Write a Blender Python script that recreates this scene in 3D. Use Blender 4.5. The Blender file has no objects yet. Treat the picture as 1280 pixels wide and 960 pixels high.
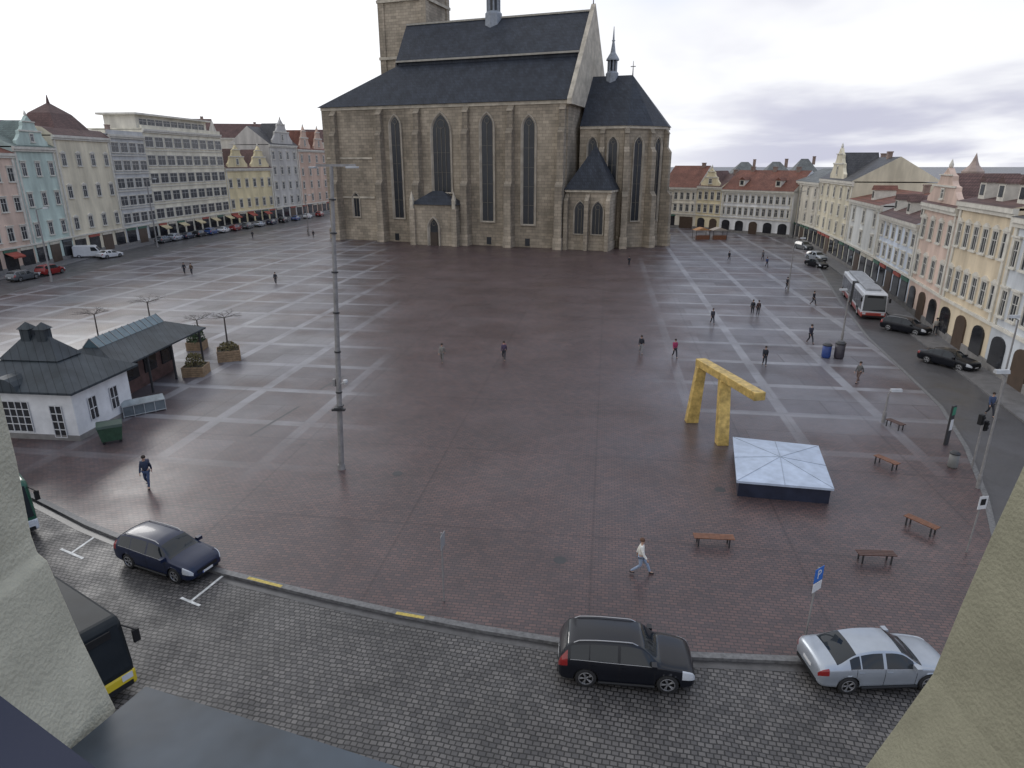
import bpy, bmesh, math, random
from mathutils import Vector, Matrix
random.seed(7)
S=bpy.context.scene
COL=S.collection
# ---------------------------------------------------------------- camera model
F=820.0; H=16.5; HZ=205.0
PT=math.atan((480-HZ)/F); CP=math.cos(PT); SP=math.sin(PT)
def G(px,py,z=0.0):
    t=(480-py)/F; dz=z-H
    y=dz*(CP+t*SP)/(t*CP-SP)
    d=y*CP-dz*SP
    return Vector(((px-640)/F*d,y,z))
def ZA(y,py):
    t=(480-py)/F
    return H+y*(t*CP-SP)/(CP+t*SP)
cd=bpy.data.cameras.new("camera"); cam=bpy.data.objects.new("camera",cd); COL.objects.link(cam)
cd.sensor_width=36; cd.lens=F*36/1280; cd.clip_start=0.05; cd.clip_end=5000
cam.location=(0,0,H); cam.rotation_euler=(math.pi/2-PT,0,0); S.camera=cam
S.view_settings.view_transform='Standard'
try: S.view_settings.look='None'
except: pass
S.view_settings.exposure=0
# ---------------------------------------------------------------- materials
def newmat(name):
    m=bpy.data.materials.new(name); m.use_nodes=True
    nt=m.node_tree; b=nt.nodes["Principled BSDF"]
    return m,nt,b
def nd(nt,t,**k):
    n=nt.nodes.new(t)
    for a,v in k.items():
        if a.startswith("i_"):
            key=a[2:]
            key=int(key) if key.isdigit() else key.replace("_"," ")
            n.inputs[key].default_value=v
        else: setattr(n,a,v)
    return n
def c4(c): return (c[0],c[1],c[2],1)
def mul(c,f): return tuple(min(1,x*f) for x in c)
_mc={}
def mat(name,col,rough=.6,metal=0,var=.2,scale=1.5,bump=0,bscale=25,coat=0,spec=.5):
    if name in _mc: return _mc[name]
    m,nt,b=newmat(name); L=nt.links.new
    tc=nd(nt,'ShaderNodeTexCoord')
    if var>0:
        no=nd(nt,'ShaderNodeTexNoise',i_Scale=scale,i_Detail=3,i_Roughness=.6); L(tc.outputs['Object'],no.inputs['Vector'])
        mr=nd(nt,'ShaderNodeMapRange'); mr.inputs[1].default_value=.3; mr.inputs[2].default_value=.7; L(no.outputs['Fac'],mr.inputs[0])
        mx=nd(nt,'ShaderNodeMix',data_type='RGBA'); L(mr.outputs[0],mx.inputs['Factor'])
        mx.inputs['A'].default_value=c4(mul(col,1-var)); mx.inputs['B'].default_value=c4(mul(col,1+var))
        L(mx.outputs['Result'],b.inputs['Base Color'])
    else: b.inputs['Base Color'].default_value=c4(col)
    b.inputs['Roughness'].default_value=rough; b.inputs['Metallic'].default_value=metal
    b.inputs['Coat Weight'].default_value=coat; b.inputs['Coat Roughness'].default_value=.05
    b.inputs['Specular IOR Level'].default_value=spec
    if bump>0:
        n2=nd(nt,'ShaderNodeTexNoise',i_Scale=bscale,i_Detail=2); L(tc.outputs['Object'],n2.inputs['Vector'])
        bp=nd(nt,'ShaderNodeBump',i_Strength=bump,i_Distance=.03); L(n2.outputs['Fac'],bp.inputs['Height']); L(bp.outputs['Normal'],b.inputs['Normal'])
    _mc[name]=m; return m
def masonry(name,c1,c2,mort,bw,bh,ms,rough=.8,bump=.4,stain=.35,stscale=.12,spec=.3,streak=.45):
    if name in _mc: return _mc[name]
    m,nt,b=newmat(name); L=nt.links.new
    tc=nd(nt,'ShaderNodeTexCoord'); sx=nd(nt,'ShaderNodeSeparateXYZ'); L(tc.outputs['Object'],sx.inputs[0])
    ad=nd(nt,'ShaderNodeMath',operation='ADD'); L(sx.outputs[0],ad.inputs[0]); L(sx.outputs[1],ad.inputs[1])
    cb=nd(nt,'ShaderNodeCombineXYZ'); L(ad.outputs[0],cb.inputs[0]); L(sx.outputs[2],cb.inputs[1])
    br=nd(nt,'ShaderNodeTexBrick',i_Scale=1.0,i_Mortar_Size=ms,i_Brick_Width=bw,i_Row_Height=bh,i_Mortar_Smooth=.2)
    br.inputs['Color1'].default_value=c4(c1); br.inputs['Color2'].default_value=c4(c2); br.inputs['Mortar'].default_value=c4(mort)
    L(cb.outputs[0],br.inputs['Vector'])
    no=nd(nt,'ShaderNodeTexNoise',i_Scale=stscale,i_Detail=5,i_Roughness=.65)
    mp=nd(nt,'ShaderNodeMapping'); mp.inputs['Scale'].default_value=(1,1,streak); L(tc.outputs['Object'],mp.inputs[0]); L(mp.outputs[0],no.inputs['Vector'])
    mr=nd(nt,'ShaderNodeMapRange'); mr.inputs[1].default_value=.35; mr.inputs[2].default_value=.65; mr.inputs[3].default_value=1-stain; mr.inputs[4].default_value=1.15
    L(no.outputs['Fac'],mr.inputs[0])
    vm=nd(nt,'ShaderNodeVectorMath',operation='SCALE'); L(br.outputs['Color'],vm.inputs[0]); L(mr.outputs[0],vm.inputs['Scale'])
    L(vm.outputs[0],b.inputs['Base Color']); b.inputs['Roughness'].default_value=rough; b.inputs['Specular IOR Level'].default_value=spec
    bp=nd(nt,'ShaderNodeBump',i_Strength=bump,i_Distance=.03); L(br.outputs['Fac'],bp.inputs['Height']); bp.invert=True; L(bp.outputs['Normal'],b.inputs['Normal'])
    _mc[name]=m; return m
def roofmat(name,col,rough=.6,row=.3,bw=.25,spec=.25):
    return masonry(name,col,mul(col,.7),mul(col,.45),bw,row,.03,rough,.5,.3,.5,spec)

def ground_mat(name,kind):
    m,nt,b=newmat(name); L=nt.links.new
    tc=nd(nt,'ShaderNodeTexCoord'); mp=nd(nt,'ShaderNodeMapping'); L(tc.outputs['Object'],mp.inputs[0])
    def noise(sc,det=3,rg=.6,vec=None):
        n=nd(nt,'ShaderNodeTexNoise',i_Scale=sc,i_Detail=det,i_Roughness=rg); L((vec or tc.outputs['Object']),n.inputs['Vector']); return n.outputs['Fac']
    def mrange(v,a,bb,c=0.,d=1.):
        n=nd(nt,'ShaderNodeMapRange'); n.clamp=True
        for i,x in ((1,a),(2,bb),(3,c),(4,d)): n.inputs[i].default_value=x
        L(v,n.inputs[0]); return n.outputs[0]
    def mth(op,a,bb=None):
        n=nd(nt,'ShaderNodeMath',operation=op)
        for i,x in ((0,a),(1,bb)):
            if x is None: continue
            if isinstance(x,(int,float)): n.inputs[i].default_value=x
            else: L(x,n.inputs[i])
        return n.outputs[0]
    def mix(f,a,bb):
        n=nd(nt,'ShaderNodeMix',data_type='RGBA')
        for k,x in (('Factor',f),('A',a),('B',bb)):
            if isinstance(x,(int,float)): n.inputs[k].default_value=x
            elif isinstance(x,tuple): n.inputs[k].default_value=c4(x)
            else: L(x,n.inputs[k])
        return n.outputs['Result']
    def brick(w,h,ms,a,bb,mo,vec,off=.5,sm=.15):
        n=nd(nt,'ShaderNodeTexBrick',i_Scale=1.,i_Mortar_Size=ms,i_Brick_Width=w,i_Row_Height=h,i_Mortar_Smooth=sm); n.offset=off
        n.inputs['Color1'].default_value=c4(a); n.inputs['Color2'].default_value=c4(bb); n.inputs['Mortar'].default_value=c4(mo)
        L(vec,n.inputs['Vector']); return n
    spec=.5
    if kind=='plaza':
        mp.inputs['Rotation'].default_value=(0,0,math.radians(8))
        br=brick(.30,.17,.02,(.125,.076,.070),(.076,.054,.056),(.042,.036,.037),mp.outputs[0])
        big=brick(6.4,6.4,.45,(.5,.5,.5),(.5,.5,.5),(.1,.1,.1),mp.outputs[0],0.0,.3)
        sub=brick(6.4,3.2,.05,(.17,.17,.185),(.075,.070,.078),(.05,.05,.052),mp.outputs[0],.5,.2)
        sx=nd(nt,'ShaderNodeSeparateXYZ'); L(tc.outputs['Object'],sx.inputs[0])
        ax=mth('SUBTRACT',mth('ABSOLUTE',mth('SUBTRACT',sx.outputs[0],1.0)),mth('MULTIPLY',mth('MAXIMUM',mth('SUBTRACT',sx.outputs[1],45.),0.),.16))  # pale paving masked out towards the church, painting in its dark reflection
        nz=noise(.05,3)
        mk=mth('MULTIPLY',mrange(mth('ADD',ax,mth('MULTIPLY',nz,8.)),13,20),mrange(sx.outputs[1],32,46))
        mk2=mth('MULTIPLY',mk,mrange(noise(.11,2),.36,.52))
        slabs=mix(mth('MULTIPLY',mk2,.7),br.outputs['Color'],sub.outputs['Color'])
        worn=mrange(noise(.25,3),.35,.6,.45,.95)
        c=mix(mth('MULTIPLY',mth('MULTIPLY',mk,big.outputs['Fac']),worn),slabs,(.235,.232,.245))
        big2=brick(9.,9.,.10,(1,1,1),(.86,.86,.88),(.66,.66,.68),mp.outputs[0],0.,.5)
        mm=nd(nt,'ShaderNodeMix',data_type='RGBA',blend_type='MULTIPLY'); mm.inputs['Factor'].default_value=.8; L(c,mm.inputs['A']); L(big2.outputs['Color'],mm.inputs['B']); c=mm.outputs['Result']
        dk=mrange(noise(.22,6,.72),.3,.7,.76,1.24)
        ro=mrange(noise(.13,4,.6),.36,.66,.28,.48)
        h=br.outputs['Fac']; bs=.35; spec=.36
    elif kind=='cobble':
        mp.inputs['Rotation'].default_value=(0,0,math.radians(13))
        nv=nd(nt,'ShaderNodeTexNoise',i_Scale=1.3,i_Detail=1); L(tc.outputs['Object'],nv.inputs['Vector'])
        va=nd(nt,'ShaderNodeVectorMath',operation='SCALE'); va.inputs['Scale'].default_value=.14; L(nv.outputs['Color'],va.inputs[0])
        vv=nd(nt,'ShaderNodeVectorMath',operation='ADD'); L(va.outputs[0],vv.inputs[0]); L(mp.outputs[0],vv.inputs[1])
        br=brick(.22,.18,.026,(.135,.125,.118),(.068,.064,.064),(.018,.017,.016),vv.outputs[0],.5,.45)
        c=br.outputs['Color']
        dk=mrange(noise(.35,5,.7),.3,.7,.62,1.2)
        ro=mrange(noise(.5,4,.62),.36,.66,.36,.62)
        h=br.outputs['Fac']; bs=.9; spec=.4
    else:
        c=mix(noise(30,1),(.055,.053,.056),(.085,.082,.085)); dk=mrange(noise(.15,5,.7),.3,.7,.75,1.2)
        ro=mrange(noise(.3,3),.36,.66,.3,.55); h=noise(40,1); bs=.15; spec=.4
    vm=nd(nt,'ShaderNodeVectorMath',operation='SCALE'); L(c,vm.inputs[0]); L(dk,vm.inputs['Scale'])
    L(vm.outputs[0],b.inputs['Base Color']); L(ro,b.inputs['Roughness'])
    bp=nd(nt,'ShaderNodeBump',i_Strength=bs,i_Distance=.012); bp.invert=(kind!='asphalt'); L(h,bp.inputs['Height']); L(bp.outputs['Normal'],b.inputs['Normal'])
    b.inputs['Specular IOR Level'].default_value=spec
    return m

# ---------------------------------------------------------------- mesh builder
class MB:
    def __init__(s): s.v=[]; s.f=[]; s.m=[]
    def add(s,vs,fs,m=0):
        o=len(s.v); s.v+= [tuple(v) for v in vs]
        for f in fs: s.f.append([i+o for i in f]); s.m.append(m)
        return s
    def box(s,x0,x1,y0,y1,z0,z1,m=0):
        v=[(x,y,z) for z in (z0,z1) for x,y in ((x0,y0),(x1,y0),(x1,y1),(x0,y1))]
        return s.add(v,[(3,2,1,0),(4,5,6,7),(0,1,5,4),(1,2,6,5),(2,3,7,6),(3,0,4,7)],m)
    def prismY(s,poly,y0,y1,m=0):
        n=len(poly); v=[(x,y0,z) for x,z in poly]+[(x,y1,z) for x,z in poly]
        return s.add(v,[tuple(range(n)),tuple(range(2*n-1,n-1,-1))]+[(i,(i+1)%n,(i+1)%n+n,i+n) for i in range(n)],m)
    def prismX(s,poly,x0,x1,m=0,caps=None):
        n=len(poly); v=[(x0,y,z) for y,z in poly]+[(x1,y,z) for y,z in poly]
        s.add(v,[tuple(range(n)),tuple(range(2*n-1,n-1,-1))]+[(i,(i+1)%n,(i+1)%n+n,i+n) for i in range(n)],m)
        if caps is not None:
            k=len(s.m)-n-2; s.m[k]=caps; s.m[k+1]=caps
        return s
    def prismZ(s,poly,z0,z1,m=0,top=None):
        n=len(poly); t=top or poly; v=[(x,y,z0) for x,y in poly]+[(x,y,z1) for x,y in t]
        return s.add(v,[tuple(range(n)),tuple(range(2*n-1,n-1,-1))]+[(i,(i+1)%n,(i+1)%n+n,i+n) for i in range(n)],m)
    def cone(s,poly,z0,apex,m=0):
        n=len(poly); v=[(x,y,z0) for x,y in poly]+[apex]
        return s.add(v,[tuple(range(n))]+[(i,(i+1)%n,n) for i in range(n)],m)
    def cyl(s,p0,p1,r0,r1=None,n=8,m=0):
        r1=r0 if r1 is None else r1; p0=Vector(p0); p1=Vector(p1); d=(p1-p0)
        if d.length<1e-6: return s
        d.normalize(); a=d.orthogonal().normalized(); b=d.cross(a)
        v=[p0+a*(r0*math.cos(2*math.pi*i/n))+b*(r0*math.sin(2*math.pi*i/n)) for i in range(n)]
        v+=[p1+a*(r1*math.cos(2*math.pi*i/n))+b*(r1*math.sin(2*math.pi*i/n)) for i in range(n)]
        return s.add(v,[tuple(range(n-1,-1,-1)),tuple(range(n,2*n))]+[(i,(i+1)%n,(i+1)%n+n,i+n) for i in range(n)],m)
    def lathe(s,prof,n=24,axis='Y',c=(0,0,0),m=0):
        o=[];k=len(prof)
        for r,a in prof:
            for i in range(n):
                t=2*math.pi*i/n
                p={'Y':(r*math.cos(t),a,r*math.sin(t)),'Z':(r*math.cos(t),r*math.sin(t),a),'X':(a,r*math.cos(t),r*math.sin(t))}[axis]
                o.append((p[0]+c[0],p[1]+c[1],p[2]+c[2]))
        fs=[(j*n+i,j*n+(i+1)%n,(j+1)*n+(i+1)%n,(j+1)*n+i) for j in range(k-1) for i in range(n)]
        return s.add(o,fs,m)
    def obj(s,name,mats,parent=None,loc=(0,0,0),rz=0,smooth=False,bevel=0,label=None,recalc=True):
        me=bpy.data.meshes.new(name); me.from_pydata(s.v,[],s.f)
        if not isinstance(mats,(list,tuple)): mats=[mats]
        for x in mats: me.materials.append(x)
        me.polygons.foreach_set('material_index',s.m)
        if recalc:
            bm=bmesh.new(); bm.from_mesh(me); bmesh.ops.recalc_face_normals(bm,faces=bm.faces); bm.to_mesh(me); bm.free()
        if smooth: me.polygons.foreach_set('use_smooth',[True]*len(me.polygons))
        return inst(name,me,parent,loc,rz,bevel,label)
def inst(name,me,parent=None,loc=(0,0,0),rz=0,bevel=0,label=None):
    o=bpy.data.objects.new(name,me); COL.objects.link(o); o.location=loc; o.rotation_euler=(0,0,rz)
    if parent: o.parent=parent
    if bevel>0:
        b=o.modifiers.new('bevel','BEVEL'); b.width=bevel; b.segments=2; b.limit_method='ANGLE'
    if label: o['label']=label
    return o
def tag(o,label,cat,group=None,kind=None):
    if label: o['label']=label
    if cat: o['category']=cat
    if group: o['group']=group
    if kind: o['kind']=kind
    return o
def thing(name,loc,rz,label,cat,group=None):
    o=bpy.data.objects.new(name,None); COL.objects.link(o); o.location=loc; o.rotation_euler=(0,0,rz); o.empty_display_size=.3
    return tag(o,label,cat,group)

# ---------------------------------------------------------------- ground
mPl=ground_mat('plaza_paving','plaza'); mCo=ground_mat('cobbles','cobble'); mAs=ground_mat('asphalt','asphalt')
mKerb=mat('kerb_granite',(.12,.118,.118),.5,var=.35,scale=6)
ZR=-.12
b=MB(); b.add([(-3000,-200,ZR-.004),(3000,-200,ZR-.004),(3000,4000,ZR-.004),(-3000,4000,ZR-.004)],[(0,1,2,3)]); tag(b.obj('ground',mAs),'wet grey asphalt ground reaching the horizon','ground',kind='structure')
south=[(-90,560),(-20,592),(45,622),(110,655),(200,691),(280,715),(400,744),(500,766),(600,785),(700,801),(850,818),(1000,824),(1165,825)]
east=[(1250,790),(1250,700),(1232,620),(1208,560),(1176,508),(1130,464),(1085,422),(1050,377),(1022,332),(1004,297)]
west=[(410,274),(250,306),(150,329),(70,351),(0,370),(-80,405)]
sp=[G(*p)for p in south]; ep=[G(*p) for p in east]; wp=[G(*p) for p in west]
poly=[(p.x,p.y) for p in sp+ep]+[(ep[-1].x+6,330),(wp[0].x,330)]+[(p.x,p.y) for p in wp]
b=MB(); b.prismZ(poly,ZR-.2,0); tag(b.obj('plaza',mPl),'wet red brown brick square with pale granite bands','square paving',kind='structure')
def off(pts,w):
    r=[]
    for i,p in enumerate(pts):
        a=pts[max(i-1,0)]; c=pts[min(i+1,len(pts)-1)]; d=(c-a); d.z=0; d.normalize(); r.append(p+Vector((-d.y,d.x,0))*w)
    return r
def strip(pts,w0,w1,z,zb=None):
    a=off(pts,w0); c=off(pts,w1); n=len(pts); b=MB()
    if zb is None: b.add([(p.x,p.y,z) for p in a]+[(p.x,p.y,z) for p in c],[(i,i+1,n+i+1,n+i) for i in range(n-1)])
    else:
        for i in range(n-1):
            q=[a[i],a[i+1],c[i+1],c[i]]
            b.prismZ([(p.x,p.y) for p in q],zb,z)
    return b
tag(strip(sp,-.13,.15,.015,ZR-.1).obj('kerb',mKerb),'long grey granite kerb between square and cobbled street','kerb',kind='structure')
tag(strip(ep,-.14,.14,.02,ZR-.1).obj('kerb',mKerb),'granite kerb along the asphalt street','kerb',kind='structure')
tag(strip(wp,-.14,.14,.02,ZR-.1).obj('kerb',mKerb),'granite kerb beside the parked cars','kerb',kind='structure')
tag(strip(sp,-.14,-.50,ZR+.008).obj('gutter_road',mat('gutter',(.06,.057,.057),.35,var=.3,scale=4)),'darker wet gutter row along the kerb','gutter',kind='structure')
rp=[(p.x,p.y) for p in sp]+[(45,12),(45,-30),(-60,-30),(-60,30)]
b=MB(); n=len(rp); b.add([(x,y,ZR) for x,y in rp],[tuple(range(n))]); tag(b.obj('road',mCo),'wet grey cobbled street with worn setts','road',kind='structure')
mWh=mat('white_paint',(.55,.55,.53),.6,var=.35,scale=5); mYe=mat('yellow_paint',(.45,.34,.07),.6,var=.35,scale=8)
def mark(p0,p1,w,m,z,nm='road_marking',lb='worn white parking bay line on cobbles'):
    a=G(*p0,z); c=G(*p1,z); o=strip([a,c],-w/2,w/2,z).obj(nm,m); tag(o,lb,'road marking',kind='structure')
mark((88,692),(131,662),.12,mWh,ZR+.006); mark((76,686),(104,698),.12,mWh,ZR+.010)
mark((238,752),(283,716),.12,mWh,ZR+.012); mark((226,747),(250,757),.12,mWh,ZR+.016)
for a,c in (((310,722),(352,733)),((495,766),(530,772))):
    mark(a,c,.16,mYe,.021,'kerb_marking','faded yellow paint on the kerb top')
mDk=mat('dark_iron',(.03,.03,.032),.45,var=.2)
for a,c in (((312,545),(374,508)),((400,487),(430,470))):
    p,q=G(*a),G(*c); tag(strip([p,q],-.10,.10,.005).obj('drain_channel',mDk),'narrow dark drain channel in paving','drain',kind='structure')
for px,py in ((497,592),(900,612),(700,700)):
    p=G(px,py,.005); b=MB(); b.add([(p.x+.3*math.cos(i*.5236),p.y+.3*math.sin(i*.5236),.005) for i in range(12)],[tuple(range(12))]); tag(b.obj('manhole_cover',mDk),'round iron manhole cover in brick paving','manhole cover',kind='structure')

# ---------------------------------------------------------------- houses
mGlass=mat('window_glass',(.035,.04,.047),.12,var=.3,scale=.6)
mFrame=mat('window_frame_white',(.5,.49,.46),.5,var=.1)
mShop=mat('shop_glass',(.025,.026,.03),.1,var=.4,scale=.5)
mSlate=roofmat('slate_roof',(.095,.093,.098),.55)
mRed=roofmat('red_tile_roof',(.24,.10,.07),.65)
mRedD=roofmat('dark_red_tile_roof',(.155,.088,.078),.6)
mGreenR=roofmat('copper_roof',(.19,.24,.22),.5)
mGreyR=roofmat('grey_green_roof',(.18,.19,.185),.6)
mTrim=mat('plaster_trim',(.60,.57,.50),.75,var=.15)
def plaster(n,c):
    l=sum(c)/3; c=tuple(min(.78,(x*.95+l*.05)*1.25) for x in c)
    return masonry('plaster_'+n,c,mul(c,.97),mul(c,.93),2.3,1.1,.01,.85,.05,.25,.35,.3,.25)
_w={}
def window_mesh(w,h,style,mtrim):
    k=(round(w,2),round(h,2),style,mtrim.name)
    if k in _w: return _w[k]
    b=MB(); t=.13
    b.box(-w/2-t,-w/2,-.11,.05,0,h,0); b.box(w/2,w/2+t,-.11,.05,0,h,0)
    b.box(-w/2-t-.08,w/2+t+.08,-.2,.05,-.16,0,0); b.box(-w/2-t,w/2+t,-.13,.05,h,h+.16,0)
    if style==1: b.prismY([(-w/2-t-.1,h+.17),(w/2+t+.1,h+.17),(0,h+.55)],-.2,.05,0)
    if style==2: b.box(-w/2-t-.1,w/2+t+.1,-.24,.05,h+.22,h+.36,0)
    b.add([(-w/2,-.015,0),(w/2,-.015,0),(w/2,-.015,h),(-w/2,-.015,h)],[(0,1,2,3)],1)
    f=.07
    for x in (-w/2,w/2-f,-f/2): b.box(x,x+f,-.05,-.02,0,h,2)
    for z in (0,h*.62,h-f): b.box(-w/2+f,-f/2,-.048,-.02,z,z+f,2); b.box(f/2,w/2-f,-.048,-.02,z,z+f,2)
    me=bpy.data.meshes.new('window'); me.from_pydata(b.v,[],b.f)
    for x in (mtrim,mGlass,mFrame): me.materials.append(x)
    me.polygons.foreach_set('material_index',b.m)
    _w[k]=me; return me
def house(name,label,A,B,eave,floors,nwin,wall,roof='gable',rmat=None,ridge=4,depth=13,gable=None,gpos=(.5,),style=2,gh=4,trim=None,ground=3.6,shop=True,chim=1,arch=False,band=False,dorm=0,awn=None):
    trim=trim or mTrim; rmat=rmat or mSlate
    d=B-A; w=d.length; rz=math.atan2(d.y,d.x)
    T=thing(name,(A.x,A.y,0),rz,label,'house')
    b=MB(); b.box(0.01,w-.01,0,depth,-.1,eave); b.obj('wall',wall,T)
    b=MB(); b.box(.02,w-.02,-.12,0,0,.7); b.obj('plinth',mat('plinth_stone',(.2,.19,.18),.7),T)
    b=MB(); b.box(.0,w,-.45,.0,eave-.25,eave+.18); b.box(.02,w-.02,-.28,0,eave-.6,eave-.25); b.obj('cornice',trim,T)
    b=MB(); b.box(.02,w-.02,-.2,0,ground-.05,ground+.22); b.obj('string_course',trim,T)
    fh=(eave-.7-ground)/max(1,floors)
    ww=min(1.25,w/nwin*.5); wh=min(2.1,fh*.58)
    if band: ww=w/nwin*.78; wh=fh*.55
    me=window_mesh(ww,wh,0 if band else style,trim)
    for f in range(floors):
        for i in range(nwin):
            inst('window',me,T,((i+.5)*w/nwin,0,ground+.35+f*fh+fh*.16))
    if band:
        for f in range(1,floors): b=MB(); b.box(.05,w-.05,-.16,0,ground+.35+f*fh-.12,ground+.35+f*fh+.06); b.obj('floor_band',trim,T)
    if not band and w>9:
        for x in (.3,w-.75): b=MB(); b.box(x,x+.45,-.14,0,ground+.24,eave-.62); b.obj('pilaster',trim,T)
    if shop:
        k=max(2,int(w/3.6)); dpos=k//2
        for i in range(k):
            x0=(i+.14)*w/k; x1=(i+.86)*w/k; zt=ground-.55; zb=.0 if i==dpos else .55
            b=MB(); 
            if arch:
                x0+=.3; x1-=.3
                pl=[(x0,zb),(x1,zb),(x1,zt-.7)]+[((x0+x1)/2+(x1-x0)/2*math.cos(a*math.pi/8),zt-.7+.7*math.sin(a*math.pi/8)) for a in range(1,8)]+[(x0,zt-.7)]
            else: pl=[(x0,zb),(x1,zb),(x1,zt),(x0,zt)]
            b.prismY(pl,-.14,0.02,0); b.obj('door' if i==dpos else 'shop_window',mat('door_wood',(.07,.045,.03),.5) if i==dpos and not awn else mShop,T)
            if not arch:
                b=MB(); b.box(x0-.1,x1+.1,-.22,0,zt,zt+.4); b.obj('shop_sign',random.choice([mat('sign_cream',(.5,.46,.38),.6),mat('sign_red',(.32,.07,.05),.6),mat('sign_dark',(.05,.06,.07),.5),mat('sign_green',(.05,.13,.09),.5)]),T)
            if awn and i%2==0:
                b=MB(); b.add([(x0,-.15,zt),(x1,-.15,zt),(x1,-1.5,zt-.6),(x0,-1.5,zt-.6),(x0,-1.5,zt-.85),(x1,-1.5,zt-.85)],[(0,1,2,3),(3,2,5,4)]); b.obj('awning',awn,T)
    b=MB(); e=eave+.19
    if roof=='gable':
        b.prismX([(-.5,e),(depth+.3,e),(depth/2,e+ridge)],0.02,w-.02,0,1)
    elif roof=='hip':
        m_=min(depth/2,w/2-.3)*.8; b.add([(0,-.5,e),(w,-.5,e),(w,depth,e),(0,depth,e),(m_,depth/2,e+ridge),(w-m_,depth/2,e+ridge)],[(0,1,5,4),(1,2,5),(2,3,4,5),(3,0,4),(0,3,2,1)])
    elif roof=='mansard':
        b.prismX([(-.4,e),(depth+.3,e),(depth-1.2,e+ridge*.65),(depth/2,e+ridge),(1.3,e+ridge*.65)],0.02,w-.02,0,1)
    else:
        b.box(.0,w,-.02,.35,e,e+.8); b.box(0,w,.36,depth,e-.1,e+.15)
    b.obj('roof',[rmat if roof!='flat' else wall,wall],T)
    for i in range(chim):
        x=w*(i+.6)/(chim+.2) if chim>1 else w*.78
        z=e+ridge*.9 if roof!='flat' else e+1
        b=MB(); b.box(x,x+.9,depth*.45,depth*.45+.7,z-1.4,z+1.1); b.box(x-.08,x+.98,depth*.45-.08,depth*.45+.78,z+1.1,z+1.3); b.obj('chimney',mat('chimney_brick',(.25,.18,.15),.8),T)
    for i in range(dorm):
        x=w*(i+.5)/dorm; y0=.8; z0=e+ridge*.18
        b=MB(); b.box(x-.7,x+.7,y0,y0+3,z0,z0+1.5,0); b.prismY([(x-.9,z0+1.51),(x+.9,z0+1.51),(x,z0+2.2)],y0-.15,y0+3.2,1); b.box(x-.42,x+.42,y0-.04,y0+.01,z0+.35,z0+1.3,2); b.obj('dormer',[trim,rmat,mGlass],T)
    if gable:
        for gp in gpos:
            gw=min(w*.92,gable); x=w*gp; z=eave+.2; h=gh
            q=[(-.5,0),(.5,0),(.5,.18),(.43,.25),(.36,.38),(.35,.5),(.26,.54),(.2,.66),(.19,.78),(.1,.84),(0,1.0)]
            pl=[(x+a*gw,z+c*h) for a,c in q]+[(x-a*gw,z+c*h) for a,c in q[::-1][1:-1]]
            b=MB(); b.prismY(pl,-.05,.5,0); b.box(x-.36*gw,x+.36*gw,-.2,-.05,z+.48*h,z+.53*h,1)
            b.box(x-.2*gw,x+.2*gw,-.2,-.05,z+.79*h,z+.82*h,1); b.lathe([(0,h+z-.1),(.22,h+z+.1),(.22,h+z+.3),(0,h+z+.9)],8,'Z',(x,.2,0),1)
            b.obj('gable',[wall,trim],T)
            m2=window_mesh(min(.9,gw*.2),h*.25,0,trim); inst('window',m2,T,(x,-.06,z+.16*h))
            b=MB(); 
            b.prismY([(x-gw*.42,z),(x+gw*.42,z),(x,z+h*.85)],.5,depth*.5,0); b.obj('gable_roof',rmat,T)
    return T,w
LB=[(-40,352),(48,333),(95,321),(160,307),(200,299),(290,283),(346,275),(379,270),(414,264)]
L=[G(*p) for p in LB]
def zt(A,B,py): return ZA((A.y+B.y)/2,py)
def mk(i,name,label,eave,top,floors,nwin,wall,P=None,**k):
    P=P or L; A,B=P[i],P[i+1]; ez=zt(A,B,eave); tz=zt(A,B,top)
    if k.get('gable'): k['gh']=tz-ez; k.setdefault('ridge',(tz-ez)*.7)
    else: k['ridge']=tz-ez
    return house(name,label,A,B,ez,floors,nwin,wall,**k)
AW=mat('awning_red',(.3,.06,.04),.7)
mk(0,'town_house','pink plaster town house with red shopfront on the square edge',192,168,3,5,plaster('pink',(.52,.39,.31)),rmat=mRed,awn=AW,dorm=2)
mk(1,'town_house','pale green town house with curved gable',185,146,3,3,plaster('mint',(.40,.48,.43)),gable=9,rmat=mGreenR)
T,w=mk(2,'town_house','cream corner town house with domed red roof and turret',172,158,3,4,plaster('cream',(.58,.52,.39)),rmat=mRedD,roof='mansard',style=1)
ez=zt(L[2],L[3],172); b=MB(); b.prismZ([(w*.15,0.5),(w*.85,.5),(w*.85,9),(w*.15,9)],ez+.2,ez+4.2,0,[(w*.32,3),(w*.68,3),(w*.68,7),(w*.32,7)]); b.cone([(w*.32,3),(w*.68,3),(w*.68,7),(w*.32,7)],ez+4.2,(w*.5,5,ez+6.2)); b.cyl((w*.5,5,ez+5.8),(w*.5,5,ez+7.5),.35,.05,8); b.obj('roof_dome',mRedD,T)
mk(3,'office_building','narrow pale grey modern office block',170,168,5,4,plaster('pale_grey',(.43,.43,.42)),roof='flat',band=True)
T,w=mk(4,'office_building','cream modernist six storey block with window bands',166,164,5,9,plaster('bone',(.60,.56,.45)),roof='flat',band=True,awn=mat('awning_cream',(.5,.42,.25),.7))
ez=zt(L[4],L[5],166); b=MB(); b.box(2,w-2,2.5,10,ez+.3,ez+3.2,0); b.box(1,w-1,1.6,11,ez+3.2,ez+3.6,0); b.obj('attic_storey',plaster('bone2',(.54,.51,.44)),T)
mW=window_mesh(w/12,1.4,0,mTrim)
for i in range(9): inst('window',mW,T,(3+(w-6)*(i+.5)/9,2.48,ez+1.1))
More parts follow.
